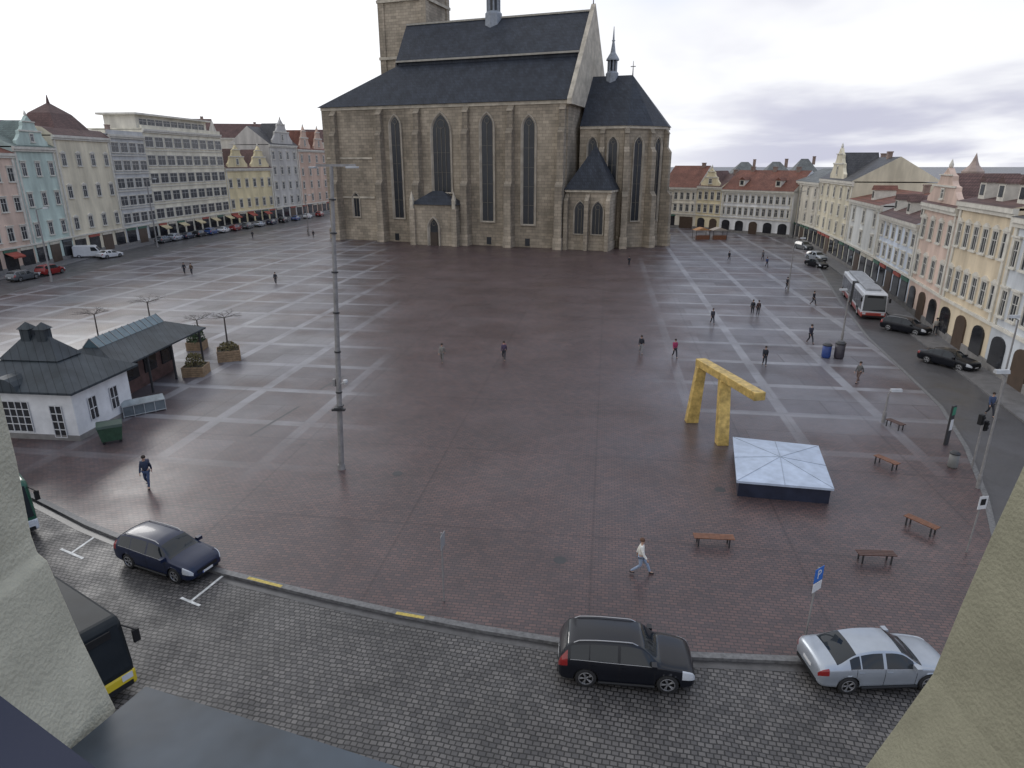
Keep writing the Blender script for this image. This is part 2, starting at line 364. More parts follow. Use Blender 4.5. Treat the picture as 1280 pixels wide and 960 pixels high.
mk(5,'town_house','low yellow town house with twin small gables',211,183,2,6,plaster('yellow',(.60,.51,.31)),gable=9,gpos=(.27,.75),rmat=mRedD,awn=AW)
mk(6,'town_house','tall grey stone town house with stepped gable',182,150,4,4,plaster('stone_grey',(.42,.40,.37)),gable=12,rmat=mSlate)
mk(7,'town_house','pinkish brick town house with ornate gables',188,160,4,4,plaster('salmon',(.48,.34,.26)),gable=8,gpos=(.27,.74),rmat=mRed)
RB=[(983,293),(1015,307),(1052,329),(1088,353),(1131,385),(1168,415),(1228,457),(1320,520)]
R=[G(*p) for p in RB]
mk(0,'town_house','cream plaster house at the far street corner',228,212,3,4,plaster('cream2',(.52,.48,.40)),P=R,rmat=mGreyR)
mk(1,'town_house','tall cream town house with ornate baroque gable',226,186,3,5,plaster('cream3',(.54,.49,.37)),P=R,gable=11,rmat=mSlate)
mk(2,'town_house','narrow white town house with red tiled roof',254,240,2,3,plaster('white',(.56,.56,.53)),P=R,rmat=mRed,dorm=1)
mk(3,'town_house','white and blue town house with dormered dark red roof',275,243,2,6,plaster('ice',(.52,.56,.62)),P=R,rmat=mRedD,dorm=3)
T,w=mk(4,'town_house','pink beige renaissance house with stepped gable and lantern',258,212,2,4,plaster('rose',(.52,.39,.32)),P=R,gable=11,rmat=mRedD,arch=True,style=1)
ez=zt(R[4],R[5],258); tz=zt(R[4],R[5],198)
b=MB(); b.lathe([(.9,tz-3),(.9,tz-1.6),(1.1,tz-1.5),(1.1,tz-1.3),(.5,tz-.7),(.3,tz-.3),(.0,tz+.6)],8,'Z',(w*.3,3,0)); b.obj('lantern',mat('lantern_stone',(.35,.27,.23),.6),T)
T,w=mk(5,'town_house','ochre town house with arched ground floor and balustrade',258,236,2,6,plaster('ochre',(.53,.44,.31)),P=R,rmat=mRedD,arch=True,style=1,chim=3,dorm=3)
mk(6,'town_house','pale grey blue town house beside the street',282,262,2,6,plaster('grey_blue',(.44,.46,.48)),P=R,rmat=mSlate,arch=True)
NB=[(824,283),(868,286),(898,289),(986,297)]
N_=[G(*p) for p in NB]
mk(0,'town_house','long cream house with orange tiled roof',235,208,2,6,plaster('cream4',(.60,.55,.45)),P=N_,rmat=mRed)
mk(1,'town_house','yellow town house with small curved gable',234,211,2,4,plaster('yellow2',(.60,.52,.34)),P=N_,gable=6,rmat=mRedD,arch=True)
mk(2,'town_house','long white house with red tiled roof',239,214,2,12,plaster('white2',(.64,.64,.62)),P=N_,rmat=mRed,arch=True,chim=3,dorm=2)
def back(px0,px1,py,dist,eave,ridge,rm,wl,lab):
    k=dist*CP; A=Vector(((px0-640)/F*k,dist,0)); B=Vector(((px1-640)/F*k,dist-2,0))
    house('town_house',lab,A,B,eave,3,4,wl,rmat=rm,ridge=ridge,shop=False,roof='hip')
back(955,990,0,215,13,4,mGreyR,plaster('cream4',(.5,.5,.4)),'cream back street house with grey roof')
back(992,1024,0,230,13,5,mGreyR,plaster('rose',(.5,.4,.3)),'rose house closing the far street')
back(915,950,0,240,13,4,mGreyR,plaster('white2',(.5,.5,.5)),'white house with grey roof behind the row')
back(1056,1122,0,135,13.,4.5,mGreyR,plaster('cream2',(.5,.5,.5)),'large hall with grey green roof behind the row')
for a,c_,dd,e,r,m_ in ((150,200,190,24,3,mSlate),(205,262,250,27,5,mRedD),(268,330,300,27,6,mRedD),(-30,40,140,17,5,mRedD),(380,414,330,26,6,mRedD)):
    kk=dd*CP; A=Vector(((a-640)/F*kk,dd,0)); B=Vector(((c_-640)/F*kk,dd+3,0))
    house('town_house','back street house whose roof rises behind the row',A,B,e,2,3,plaster('cream2',(.5,.5,.5)),rmat=m_,ridge=r,shop=False)
mSW=mat('sidewalk_stone',(.14,.136,.138),.5,var=.25,scale=1.2,bump=.2,spec=.4)
tag(strip([L[0]+(L[0]-L[1])]+L,-3.5,.5,0.004,ZR-.05).obj('pavement',mSW),'pale pavement in front of the town houses','pavement',kind='structure')
tag(strip(R+[R[-1]+(R[-1]-R[-2])*.6],-2.6,.5,0.004,ZR-.05).obj('pavement',mSW),'stone pavement along the street houses','pavement',kind='structure')

# ---------------------------------------------------------------- church
mSt=masonry('sandstone',(.44,.37,.285),(.31,.265,.205),(.21,.18,.145),1.3,.6,.03,.88,.5,.45,.13)
mStL=mat('light_stone',(.46,.41,.33),.85,var=.28,scale=.6,bump=.2)
mStM=mat('window_stone',(.34,.30,.245),.85,var=.25,scale=.6)
mCR=roofmat('church_slate',(.038,.045,.060),.55,.6,.45,.25)
mCG=mat('church_glass',(.014,.017,.023),.3,var=.4,scale=.4)
mLead=mat('lead_bars',(.09,.09,.085),.6)
A=G(415,298); B=G(706,311)
U=(B-A).normalized(); Lc=(B-A).length; crz=math.atan2(U.y,U.x); V=Vector((-U.y,U.x,0))
CH=thing('church',A,crz,'large brown sandstone gothic church with steep slate roofs','church')
def US(px,z,v=0):
    k=(px-640)/F; O=A+V*v; dz=z-H
    return (k*(O.y*CP-dz*SP)-O.x)/(U.x-k*U.y*CP)
def ZS(py,u,v=0):
    p=A+U*u+V*v; return ZA(p.y,py)
EZ=ZS(130,Lc*.6); WD=30.
RZ=ZS(24,Lc*.6,WD/2); MZ=ZS(77,Lc*.6,7)
b=MB(); b.box(0,Lc,0,WD,-.2,EZ); b.obj('wall',mSt,CH)
b=MB(); b.box(-.25,Lc+.2,-.35,0,-.1,2.2); b.box(-.15,Lc+.1,-.22,0,2.2,2.45); b.obj('plinth',mSt,CH)
b=MB(); b.box(0,Lc,-.22,0,EZ-.5,EZ+.15); b.obj('eaves_cornice',mStL,CH)
x0=US(425,9); x1=US(474,9)
for z in (9.2,17.5): b=MB(); b.box(.6,x1-1,-.2,0,z,z+.4); b.obj('string_course',mStL,CH)
ul=US(497,MZ,7); ur=US(508,RZ,15); e=EZ+.16
b=MB()
b.add([(-.5,-.7,e),(Lc,-.7,e),(Lc,7,MZ),(ul,7,MZ)],[(0,1,2,3)])
b.add([(ul,7,MZ),(Lc,7,MZ),(Lc,7,MZ+.8),(ul+.3,7,MZ+.8)],[(0,1,2,3)])
b.add([(ul-.2,6.6,MZ+.8),(Lc,6.6,MZ+.8),(Lc,WD/2,RZ),(ur,WD/2,RZ)],[(0,1,2,3)])
b.add([(ur,WD/2,RZ),(Lc,WD/2,RZ),(Lc,WD+.7,e),(-.5,WD+.7,e)],[(0,1,2,3)])
b.add([(-.5,-.7,e),(ul,7,MZ),(ul-.2,6.6,MZ+.8),(ur,WD/2,RZ),(-.5,WD+.7,e)],[(4,0,1),(4,1,2),(4,2,3)])
b.obj('roof',mCR,CH,recalc=False)
b=MB(); b.box(ul-.1,Lc,6.35,6.6,MZ+.55,MZ+.9); b.box(ur,Lc,WD/2-.25,WD/2+.25,RZ-.05,RZ+.3); b.obj('roof_trim',mat('zinc',(.30,.28,.24),.5,var=.2),CH)
for px in (505,560,612,668):
    u=US(px,MZ-3,4.); z=e+(MZ-e)*.42; b=MB(); b.prismX([(1.6,z-1.2),(4.6,z+.6),(3.4,z+.9)],u-.4,u+.4); b.obj('roof_hatch',mLead,CH)
b=MB(); b.prismX([(-1,e-.8),(WD+1,e-.8),(WD+1,e+.2),(WD/2,RZ+1.3),(-1,e+.2)],Lc,Lc+.9,0); b.obj('gable',mStL,CH)
def buttress(u,v,rz,h,dp=2.6,w=1.5):
    b=MB()
    b.box(-w/2-.15,w/2+.15,-dp-.2,0,-.1,2.4)
    b.box(-w/2,w/2,-dp,0,2.4,h*.45); b.prismX([(-dp,h*.45),(0,h*.45),(0,h*.45+1.6),(-dp+.8,h*.45+.9)],-w/2,w/2)
    b.box(-w/2+.08,w/2-.08,-dp+.8,0,h*.45,h*.82); b.prismX([(-dp+.8,h*.82),(0,h*.82),(0,h*.82+2),(-dp+1.5,h*.82+.9)],-w/2+.08,w/2-.08)
    b.box(-w/2+.16,w/2-.16,-dp+1.5,0,h*.82,h*.97); b.prismX([(-dp+1.3,h*.97),(0,h*.97),(0,h*.97+1.3)],-w/2+.1,w/2-.1)
    return b.obj('buttress',mSt,CH,(u,v,0),rz)
for px in (419,475,521,581,636,700): buttress(US(px,14,-1.5),0,0,EZ-.8)
def gothic_pts(w,h,n=7):
    r=w*1.05; hs=h-math.sqrt(r*r-(r-w/2)**2); pts=[(-w/2,0),(w/2,0),(w/2,hs)]
    a1=math.acos((r-w/2)/r)
    for i in range(1,n+1):
        a=a1*i/n; pts.append((w/2-r+r*math.cos(a),hs+r*math.sin(a)))
    for i in range(n-1,-1,-1):
        a=a1*i/n; pts.append((-(w/2-r+r*math.cos(a)),hs+r*math.sin(a)))
    return pts,hs
def gothic(u,v,z,w,h,rz,parent=None,lights=3,sur=.45,pro=.35):
    parent=parent or CH
    pi,hs=gothic_pts(w,h); po,_=gothic_pts(w+2*sur,h+sur*1.7); po=[(x,zz-(sur*.6)) for x,zz in po]
    n=len(pi); b=MB()
    pm=[(x*.4+X*.6,zz*.4+Z*.6) for (x,zz),(X,Z) in zip(pi,po)]
    vs=[(x,-.04,zz) for x,zz in pi]+[(x,-pro,zz) for x,zz in pm]+[(x,-pro,zz) for x,zz in po]+[(x,.05,zz) for x,zz in po]
    fs=[]
    for j in range(3): fs+=[(j*n+i,j*n+(i+1)%n,(j+1)*n+(i+1)%n,(j+1)*n+i) for i in range(n)]
    b.add(vs,fs,0); W=b.obj('window',mStM,parent,(u,v,z),rz)
    b=MB(); b.add([(x,-.05,zz) for x,zz in pi],[tuple(range(n))]); b.obj('glass',mCG,W)
    b=MB(); 
    for i in range(1,lights): x=-w/2+w*i/lights; b.box(x-.055,x+.055,-.14,-.06,0,hs+ (0.25*w if lights>1 else 0))
    k=int(hs/3.2)
    for i in range(1,k): b.box(-w/2,w/2,-.1,-.06,i*hs/k-.03,i*hs/k+.03)
    if w>1.2:
        R0=w*.22; cz=hs+w*.42
        for i in range(12):
            a0=2*math.pi*i/12; a1=2*math.pi*(i+1)/12
            b.cyl((R0*math.cos(a0),-.1,cz+R0*math.sin(a0)),(R0*math.cos(a1),-.1,cz+R0*math.sin(a1)),.055,n=4)
    b.obj('tracery',mat('tracery_stone',(.15,.135,.11),.8),W)
for px,w,t,s in ((497,2.1,146,272),(553,3.9,143,240),(609.5,2.4,143,276),(661,2.3,146,280)):
    u=US(px,15); zt_=ZS(t,u); zs=ZS(s,u); gothic(u,0,zs,w,zt_-zs,0,lights=4 if w>3 else 2,sur=.55)
for px,w,z,h in ((446,1.3,5.2,5.0),):
    gothic(US(px,8),0,z,w,h,0,lights=2)
for px in (497,612,660): b=MB(); u=US(px,3); b.box(u-.5,u+.5,-.42,-.3,.3,1.8); b.obj('plinth_window',mCG,CH)
u0=US(516,5,-4); u1=US(571,5,-4); pz=8.4
b=MB(); b.box(u0,u1,-4.2,-.03,-.1,pz); b.box(u0-.3,u0+.9,-4.9,-4.2,-.1,pz-.8); b.box(u1-.9,u1+.3,-4.9,-4.2,-.1,pz-.8); b.obj('porch',mSt,CH)
b=MB(); um=(u0+u1)/2; b.add([(u0-.4,-4.6,pz),(u1+.4,-4.6,pz),(u1+.4,-.02,pz),(u0-.4,-.02,pz),(um-1.2,-2,pz+2.7),(um+1.2,-2,pz+2.7)],[(0,1,5,4),(1,2,5),(2,3,4,5),(3,0,4),(3,2,1,0)]); b.obj('porch_roof',mCR,CH)
gothic(um,-4.25,0,1.8,5.4,0,lights=1,sur=.6,pro=.5)
b=MB(); b.box(um-.85,um+.85,-4.45,-4.35,0,2.8); b.obj('door',mat('door_oak',(.05,.035,.025),.6),CH)
for x in (u0+.3,u1-.3):
    b=MB(); b.box(x-.35,x+.35,-4.9,-4.25,pz-.8,pz+.9); b.cone([(x-.4,-4.95),(x+.4,-4.95),(x+.4,-4.2),(x-.4,-4.2)],pz+.9,(x,-4.6,pz+2.8)); b.obj('pinnacle',mStL,CH)
v0,v1=6.0,WD-6.0; vm=(v0+v1)/2
cz=ZS(158,Lc+8,v0); cr=ZS(94,Lc+8,vm)
ue=US(829,16,vm-2); us=ue-6.5
pl=[(Lc+.9,v0),(us,v0),(us+4.2,v0+3.4),(ue,v0+7.2),(ue,v1-7.2),(us+4.2,v1-3.4),(us,v1),(Lc+.9,v1)]
b=MB(); b.prismZ(pl,-.1,cz); b.obj('choir_wall',mSt,CH)
def grow(pl,g,c=(Lc+8,vm)):
    r=[]
    for x,y in pl:
        d=Vector((x-c[0],y-c[1])); l=d.length; r.append((x+d.x/l*g,y+d.y/l*g))
    r[0]=(Lc+.9,r[0][1]); r[-1]=(Lc+.9,r[-1][1]); return r
b=MB(); b.prismZ(grow(pl,.3),-.1,2.2); b.obj('choir_plinth',mSt,CH)
b=MB(); b.prismZ(grow(pl,.35),cz-.4,cz+.12); b.obj('choir_cornice',mStL,CH)
g=grow(pl,.6); ra=US(791,cr,vm)
rv=[(x,y,cz+.13) for x,y in g]+[(ra,vm,cr),(Lc+.9,vm,cr)]
b=MB(); b.add(rv,[(0,1,8,9),(1,2,8),(2,3,8),(3,4,8),(4,5,8),(5,6,8),(6,7,9,8)]); b.obj('choir_roof',mCR,CH)
def facet(i,j,t): 
    a=Vector(pl[i]); c=Vector(pl[j]); p=a+(c-a)*t; return p.x,p.y,math.atan2(c.y-a.y,c.x-a.x)
wh=ZS(166,Lc+8,v0); 
for i,j,t in ((0,1,.28),(0,1,.72),(1,2,.5),(2,3,.5)):
    x,y,r=facet(i,j,t); gothic(x,y,5.4,1.7,wh-6.3,r,lights=2,sur=.35)
for i,j,t in ((0,1,.5),(0,1,1.),(1,2,1.),(2,3,1.)):
    x,y,r=facet(i,j,t); r2=r
    if t==1.:
        k2=(j,min(j+1,7)); _,_,rb=facet(k2[0],k2[1],0); r2=(r+rb)/2
    buttress(x,y,r2,cz-.6,2.2,1.2)
cu0=US(705,6,-.5); cu1=US(762,6,-.5); chz=ZS(238,cu1,-.5); ctop=ZS(181,cu1-4,3)
cu0=max(cu0,Lc+.2)
b=MB(); b.box(cu0,cu1,-.6,v0,-.1,chz); b.box(cu0-.1,cu1+.2,-.9,v0,-.1,1.6); b.obj('chapel_wall',mSt,CH)
b=MB(); b.cone([(cu0-.4,-1.1),(cu1+.4,-1.1),(cu1+.4,v0),(cu0-.4,v0)],chz+.02,((cu0+cu1)/2+.4,2.8,ctop)); b.obj('chapel_roof',mCR,CH)
b=MB(); b.box(cu0-.2,cu1+.3,-.95,v0,chz-.4,chz); b.obj('chapel_cornice',mStL,CH)
for px in (725,747): gothic(US(px,7,-.6),-.6,3.2,2.1,6.2,0,lights=3,sur=.3,pro=.25)
for x in (cu0+.3,(cu0+cu1)/2,cu1-.2): b=MB(); b.box(x-.4,x+.4,-2,-.6,-.1,chz-2); b.prismX([(-2,chz-2),(-.6,chz-2),(-.6,chz-.6)],x-.4,x+.4); b.obj('buttress',mSt,CH)
def turret(u,v,z0,z1,r,nm='ridge_turret'):
    b=MB(); hh=z1-z0
    b.lathe([(r*1.25,z0-1.5),(r*1.2,z0+.1*hh),(r*.85,z0+.14*hh)],8,'Z',(u,v,0),0)
    for i in range(8):
        a=2*math.pi*i/8+.39; b.cyl((u+r*.8*math.cos(a),v+r*.8*math.sin(a),z0+.12*hh),(u+r*.8*math.cos(a),v+r*.8*math.sin(a),z0+.36*hh),r*.14,n=5,m=0)
    b.lathe([(r*.5,z0+.12*hh),(r*.5,z0+.36*hh)],8,'Z',(u,v,0),1)
    b.lathe([(r*1.25,z0+.35*hh),(r*1.2,z0+.38*hh),(r*.5,z0+.5*hh),(r*.22,z0+.7*hh),(.05,z1)],8,'Z',(u,v,0),0)
    b.lathe([(0,z0+.7*hh),(r*.35,z0+.73*hh),(0,z0+.77*hh)],8,'Z',(u,v,0),0)
    b.obj(nm,[mat('lead_roof',(.22,.24,.27),.5),mCG],CH)
turret(US(617,RZ,15),15,RZ-.5,RZ+13,1.6); tu=US(765,cr,vm); turret(tu,vm,cr-.5,ZS(33,tu,vm),1.1)
for u,v,z in ((Lc+.4,WD/2,RZ+1.2),(ra,vm,cr)): b=MB(); b.cyl((u,v,z-.5),(u,v,z+2.6),.14,.04); b.box(u-.5,u+.5,v-.05,v+.05,z+1.5,z+1.65); b.obj('roof_cross',mLead,CH)
TW=12.; tv0=20; t0=US(477,42,20)
tx0,tx1=t0,t0+TW
TZ=76
b=MB(); b.box(tx0,tx1,tv0,tv0+TW,0,TZ); b.obj('tower_wall',mSt,CH)
for x in (tx0-.3,tx1-1.3):
    for y in (tv0-.3,tv0+TW-1.3): b=MB(); b.box(x,x+1.6,y,y+1.6,0,TZ); b.obj('tower_quoin',mSt,CH)
for z in (40,52,TZ-.6): b=MB(); b.box(tx0-.5,tx1+.5,tv0-.5,tv0+TW+.5,z,z+.6); b.obj('tower_cornice',mStL,CH)
for x in (tx0+3.4,tx0+8.6): 
    gothic(x,tv0,53.8,1.8,7,0,lights=2,sur=.3); gothic(x,tv0,66,1.6,6,0,lights=2,sur=.3)
    gothic(tx0,tv0+x-tx0,53.8,1.8,7,-math.pi/2,lights=2,sur=.3)
sq=[(tx0-.3,tv0-.3),(tx1+.3,tv0-.3),(tx1+.3,tv0+TW+.3),(tx0-.3,tv0+TW+.3)]
b=MB(); b.cone(sq,TZ,((tx0+tx1)/2,tv0+TW/2,TZ+30)); b.obj('tower_spire',mCR,CH)

# ---------------------------------------------------------------- wheels / cars
mTy=mat('tyre_rubber',(.015,.015,.016),.8,var=.1); mRim=mat('alloy_rim',(.40,.40,.41),.35,metal=.8,var=.05)
mBlk=mat('black_plastic',(.012,.012,.013),.6,var=.1,spec=.3); mCarG=mat('car_glass',(.012,.016,.020),.06,var=0)
mHL=mat('headlight_lens',(.5,.52,.55),.1,var=.1,coat=.5); mTL=mat('taillight_lens',(.22,.01,.01),.15,var=.1,coat=.5)
mPlate=mat('plate_white',(.6,.6,.6),.4,var=.02); mPB=mat('plate_blue',(.03,.07,.3),.4,var=.02)
def pchip(xs,ys,x):
    n=len(xs)
    if x<=xs[0]: return ys[0]
    if x>=xs[-1]: return ys[-1]
    i=0
    while x>xs[i+1]: i+=1
    def sl(k): return (ys[k+1]-ys[k])/(xs[k+1]-xs[k])
    def dv(k):
        if k==0: return sl(0)
        if k==n-1: return sl(n-2)
        a,c=sl(k-1),sl(k)
        return 0 if a*c<=0 else 2*a*c/(a+c)
    h=xs[i+1]-xs[i]; t=(x-xs[i])/h; d0,d1=dv(i)*h,dv(i+1)*h
    return (2*t**3-3*t*t+1)*ys[i]+(t**3-2*t*t+t)*d0+(-2*t**3+3*t*t)*ys[i+1]+(t**3-t*t)*d1
SUV=dict(st=[(-2.25,.42,.74,.80,.64,.88),(-2.21,.36,.84,.95,.70,1.06),(-2.12,.30,.91,1.04,.70,1.25),(-1.92,.26,.93,1.08,.66,1.52),(-1.6,.24,.93,1.08,.65,1.61),(-.8,.22,.935,1.06,.64,1.66),(0,.22,.935,1.04,.63,1.655),(.42,.22,.93,1.03,.63,1.60),(1.12,.22,.93,1.0,.74,1.12),(1.4,.22,.93,.97,.78,1.07),(1.95,.25,.90,.88,.74,.98),(2.15,.28,.84,.80,.68,.88),(2.24,.34,.74,.66,.62,.72)],
 W=(-1.32,1.36),R=.36,ws=(.46,1.1),rw=(-2.1,-1.88),sw=((-1.85,-1.25),(-1.2,-.28),(-.2,.86)),dr=((-1.22,-.24),(-.23,.92)),rails=True)
SED=dict(st=[(-2.32,.42,.72,.72,.62,.80),(-2.28,.36,.82,.86,.70,.95),(-2.15,.30,.88,.93,.74,1.05),(-1.75,.25,.905,.95,.72,1.10),(-1.05,.22,.91,.96,.60,1.37),(-.4,.20,.91,.94,.58,1.45),(.1,.20,.91,.92,.58,1.44),(.42,.20,.91,.91,.59,1.39),(1.15,.20,.91,.89,.72,.98),(1.45,.20,.905,.86,.76,.93),(2.0,.24,.87,.77,.70,.84),(2.22,.28,.80,.70,.64,.75),(2.32,.34,.68,.58,.58,.62)],
 W=(-1.33,1.40),R=.33,ws=(.44,1.14),rw=(-1.72,-1.06),sw=((-1.3,-.98),(-.92,-.18),(-.1,.84)),dr=((-1.1,-.15),(-.14,.92)),rails=False)
WAG=dict(st=[(-2.3,.42,.74,.75,.64,.84),(-2.26,.34,.84,.90,.70,1.0),(-2.12,.28,.89,.98,.68,1.22),(-1.85,.24,.91,.99,.63,1.42),(-1.4,.22,.91,.99,.61,1.49),(-.5,.20,.915,.96,.60,1.52),(.1,.20,.91,.94,.60,1.50),(.45,.20,.91,.93,.60,1.44),(1.15,.20,.91,.91,.73,1.03),(1.4,.20,.905,.88,.77,.98),(1.98,.24,.88,.80,.72,.89),(2.2,.28,.81,.72,.66,.80),(2.3,.34,.70,.60,.6,.65)],
 W=(-1.35,1.38),R=.34,ws=(.48,1.13),rw=(-2.1,-1.8),sw=((-1.85,-1.2),(-1.14,-.24),(-.16,.86)),dr=((-1.18,-.2),(-.19,.92)),rails=True)
_cc={}
def bl_(kind,x): return pchip([s[0] for s in kind['st']],[s[3] for s in kind['st']],x)
def wheel_meshes(R):
    k=('w',round(R,3))
    if k in _cc: return _cc[k]
    b=MB(); b.lathe([(R*.66,-.1),(R*.9,-.115),(R,-.08),(R,.08),(R*.9,.115),(R*.66,.1)],28); t=b.obj('tyre',mTy,smooth=True); me1=t.data; bpy.data.objects.remove(t)
    b=MB(); b.lathe([(R*.68,.1),(R*.64,.11),(R*.6,.02),(R*.0,.02)],28,m=1); b.lathe([(R*.69,.112),(R*.62,.118),(R*.6,.09)],28,m=0); b.lathe([(R*.16,.02),(R*.14,.1),(0,.105)],12,m=0)
    for i in range(5):
        a=2*math.pi*i/5
        for da in (-.14,.14):
            b.cyl((R*.12*math.cos(a),.085,R*.12*math.sin(a)),(R*.63*math.cos(a+da),.09,R*.63*math.sin(a+da)),R*.055,R*.05,6)
    t=b.obj('rim',[mRim,mBlk]); me2=t.data; bpy.data.objects.remove(t)
    _cc[k]=(me1,me2); return _cc[k]
def car(kind,center,heading,paint,label,name='parked_car',group='cars parked around the square',hi=False,z=ZR,sc=1.):
    T=thing(name,(center.x,center.y,z),heading,label,'car',group); T.scale=(sc,sc,sc)
    key=(id(kind),paint.name,hi)
    if key not in _cc:
        parts={}
        st=kind['st']; xs=[s[0] for s in st]; x0,x1=xs[0],xs[-1]; Rw=kind['R']+.055
        ns=130 if hi else 56; k=4 if hi else 2
        sx=[]
        for i in range(ns+1):
            t=i/ns
            sx.append(x0+(x1-x0)*(t-.07*math.sin(2*math.pi*t)))
        def section(x):
            zb,w,bl,wr,zt2=[pchip(xs,[s[j] for s in st],x) for j in range(1,6)]
            P=[(w*.5,zb),(w*.93,zb+.01),(w*.985,zb+.38*(bl-zb)),(w,zb+.72*(bl-zb)),(w*.965,bl),(wr+.05,zt2-.075),(wr*.80,zt2-.012),(0,zt2+.025)]
            out=[]; seg=[]
            for i in range(len(P)-1):
                p0=P[max(i-1,0)];p1=P[i];p2=P[i+1];p3=P[min(i+2,len(P)-1)]
                kk=k if i>0 else 1
                for j in range(kk):
                    t=j/kk
                    if i>=len(P)-2: p3=(-P[-2][0],P[-2][1])
                    f=lambda a,b_,c,d:.5*((2*b_)+(-a+c)*t+(2*a-5*b_+4*c-d)*t*t+(-a+3*b_-3*c+d)*t**3)
                    q=(f(p0[0],p1[0],p2[0],p3[0]),f(p0[1],p1[1],p2[1],p3[1])); lin=(p1[0]+(p2[0]-p1[0])*t,p1[1]+(p2[1]-p1[1])*t)
                    m_=.5 if 3<=i<=4 else .9
                    out.append((lin[0]*(1-m_)+q[0]*m_,lin[1]*(1-m_)+q[1]*m_)); seg.append(i+t)
            out.append(P[-1]); seg.append(float(len(P)-1)); return out,seg
        secs=[section(x)[0] for x in sx]; seg=section(0)[1]; m=len(seg)
        for side in (1,-1):
            V3=[[ [sx[i],side*secs[i][j][0],secs[i][j][1]] for j in range(m)] for i in range(ns+1)]
            for i in range(ns+1):
                for j in range(m):
                    if .9<seg[j]<4:
                        for wx in kind['W']:
                            dx=V3[i][j][0]-wx; dz=V3[i][j][2]-kind['R']; d=math.hypot(dx,dz)
                            if abs(d-Rw)<.045: V3[i][j][0]=wx+dx/d*Rw; V3[i][j][2]=kind['R']+dz/d*Rw
            for i in range(ns):
                for j in range(m-1):
                    q=[V3[i][j],V3[i+1][j],V3[i+1][j+1],V3[i][j+1]]
                    cx=sum(p[0] for p in q)/4; cy=abs(sum(p[1] for p in q)/4); cz_=sum(p[2] for p in q)/4; sg=(seg[j]+seg[j+1])/2
                    if any(math.hypot(cx-wx,cz_-kind['R'])<Rw-.005 for wx in kind['W']) and .9<sg<4: continue
                    if any(abs(cx-wx)<Rw-.03 for wx in kind['W']) and sg<=1: continue
                    ky=('body',0)
                    if sg>5.25 and kind['ws'][0]<cx<kind['ws'][1]: ky=('windscreen',0)
                    elif sg>5.25 and kind['rw'][0]<cx<kind['rw'][1]: ky=('rear_window',0)
                    elif 4.12<sg<4.95:
                        for n_,(a,c) in enumerate(kind['sw']):
                            if a<cx<c: ky=('side_window',side*(n_+1))
                    if ky[0]=='body' and 1<sg<4.1:
                        for n_,(a,c) in enumerate(kind['dr']):
                            if a<cx<c: ky=('door',side*(n_+1))
                    if ky[0]=='body' and cx>x1-.42 and 2.6<sg<4.6 and cy>.42 and cz_>.5: ky=('headlight',side)
                    elif ky[0]=='body' and cx<x0+.30 and 2.9<sg<4.7 and cy>.5: ky=('taillight',side)
                    parts.setdefault(ky,MB()).add(q,[(0,1,2,3) if side<0 else (3,2,1,0)])
        zb,w,bl,wr,zt2=st[-1][1:]; 
        for i,xx in ((0,x0),(ns,x1)):
            ring=[(xx,y,zz) for y,zz in secs[i]]+[(xx,-y,zz) for y,zz in secs[i][::-1][1:]]
            f=tuple(range(len(ring))); parts[('body',0)].add(ring,[f if i else f[::-1]])
        meshes=[]
        mm={'body':paint,'door':paint,'windscreen':mCarG,'rear_window':mCarG,'side_window':mCarG,'headlight':mHL,'taillight':mTL}
        for ky,mb in parts.items():
            me=bpy.data.meshes.new(ky[0]); me.from_pydata(mb.v,[],mb.f); me.materials.append(mm[ky[0]])
            bm=bmesh.new(); bm.from_mesh(me); bmesh.ops.remove_doubles(bm,verts=bm.verts,dist=.0005); bm.to_mesh(me); bm.free()
            me.polygons.foreach_set('use_smooth',[True]*len(me.polygons))
            meshes.append((ky[0],me))
        def add(nm,mb,mt):
            o=mb.obj(nm,mt); me=o.data; bpy.data.objects.remove(o); meshes.append((nm,me))
        b=MB(); b.box(x0+.12,x1-.12,-.62,.62,.2,.5)
        for wx in kind['W']: b.box(wx-.42,wx+.42,-.78,.78,.3,.78)
        add('underbody',b,mBlk)
        bx=x1+.004; b=MB(); b.box(bx-.06,bx+.012,-.5,.5,zb+.12,zb+.27); add('grille',b,mBlk)
        b=MB(); b.box(bx-.05,bx+.015,-.55,.55,zb-.06,zb+.02); add('air_intake',b,mBlk)
        b=MB(); b.box(bx+.013,bx+.022,-.26,.26,zb+.03,zb+.13,0); b.box(bx+.0225,bx+.024,-.26,-.22,zb+.03,zb+.13,1); add('number_plate',b,[mPlate,mPB])
        b=MB(); b.box(x0-.018,x0-.004,-.26,.26,.62,.73,0); add('number_plate',b,mPlate)
        b=MB(); b.box(x0-.02,x0+.1,-.66,.66,.34,.46); add('bumper',b,mBlk)
        for s in (1,-1):
            mx_=kind['sw'][2][1]; b=MB(); b.box(mx_-.07,mx_+.1,s*.95-.12 if s>0 else -1.07,s*.95+.12 if s>0 else -.83,bl_(kind,mx_)+.02,bl_(kind,mx_)+.17); add('mirror',b,paint)
            for n_,(a,c) in enumerate(kind['dr']):
                b=MB(); yw=pchip(xs,[q[2] for q in st],a+.2); b.box(a+.06,a+.24,s*yw-.012,s*yw+.022,.86*bl_(kind,a)+.0,.86*bl_(kind,a)+.03); add('door_handle',b,paint)
            if kind['rails']:
                b=MB(); pr=None
                for i in range(13):
                    x=-1.75+i*2.1/12; zz=pchip(xs,[q[5] for q in st],x)+(.03 if 0<i<12 else -.03); yy=s*(pchip(xs,[q[4] for q in st],x)-.03)
                    if pr: b.cyl(pr,(x,yy,zz),.018,n=6)
                    pr=(x,yy,zz)
                add('roof_rail',b,mRim)
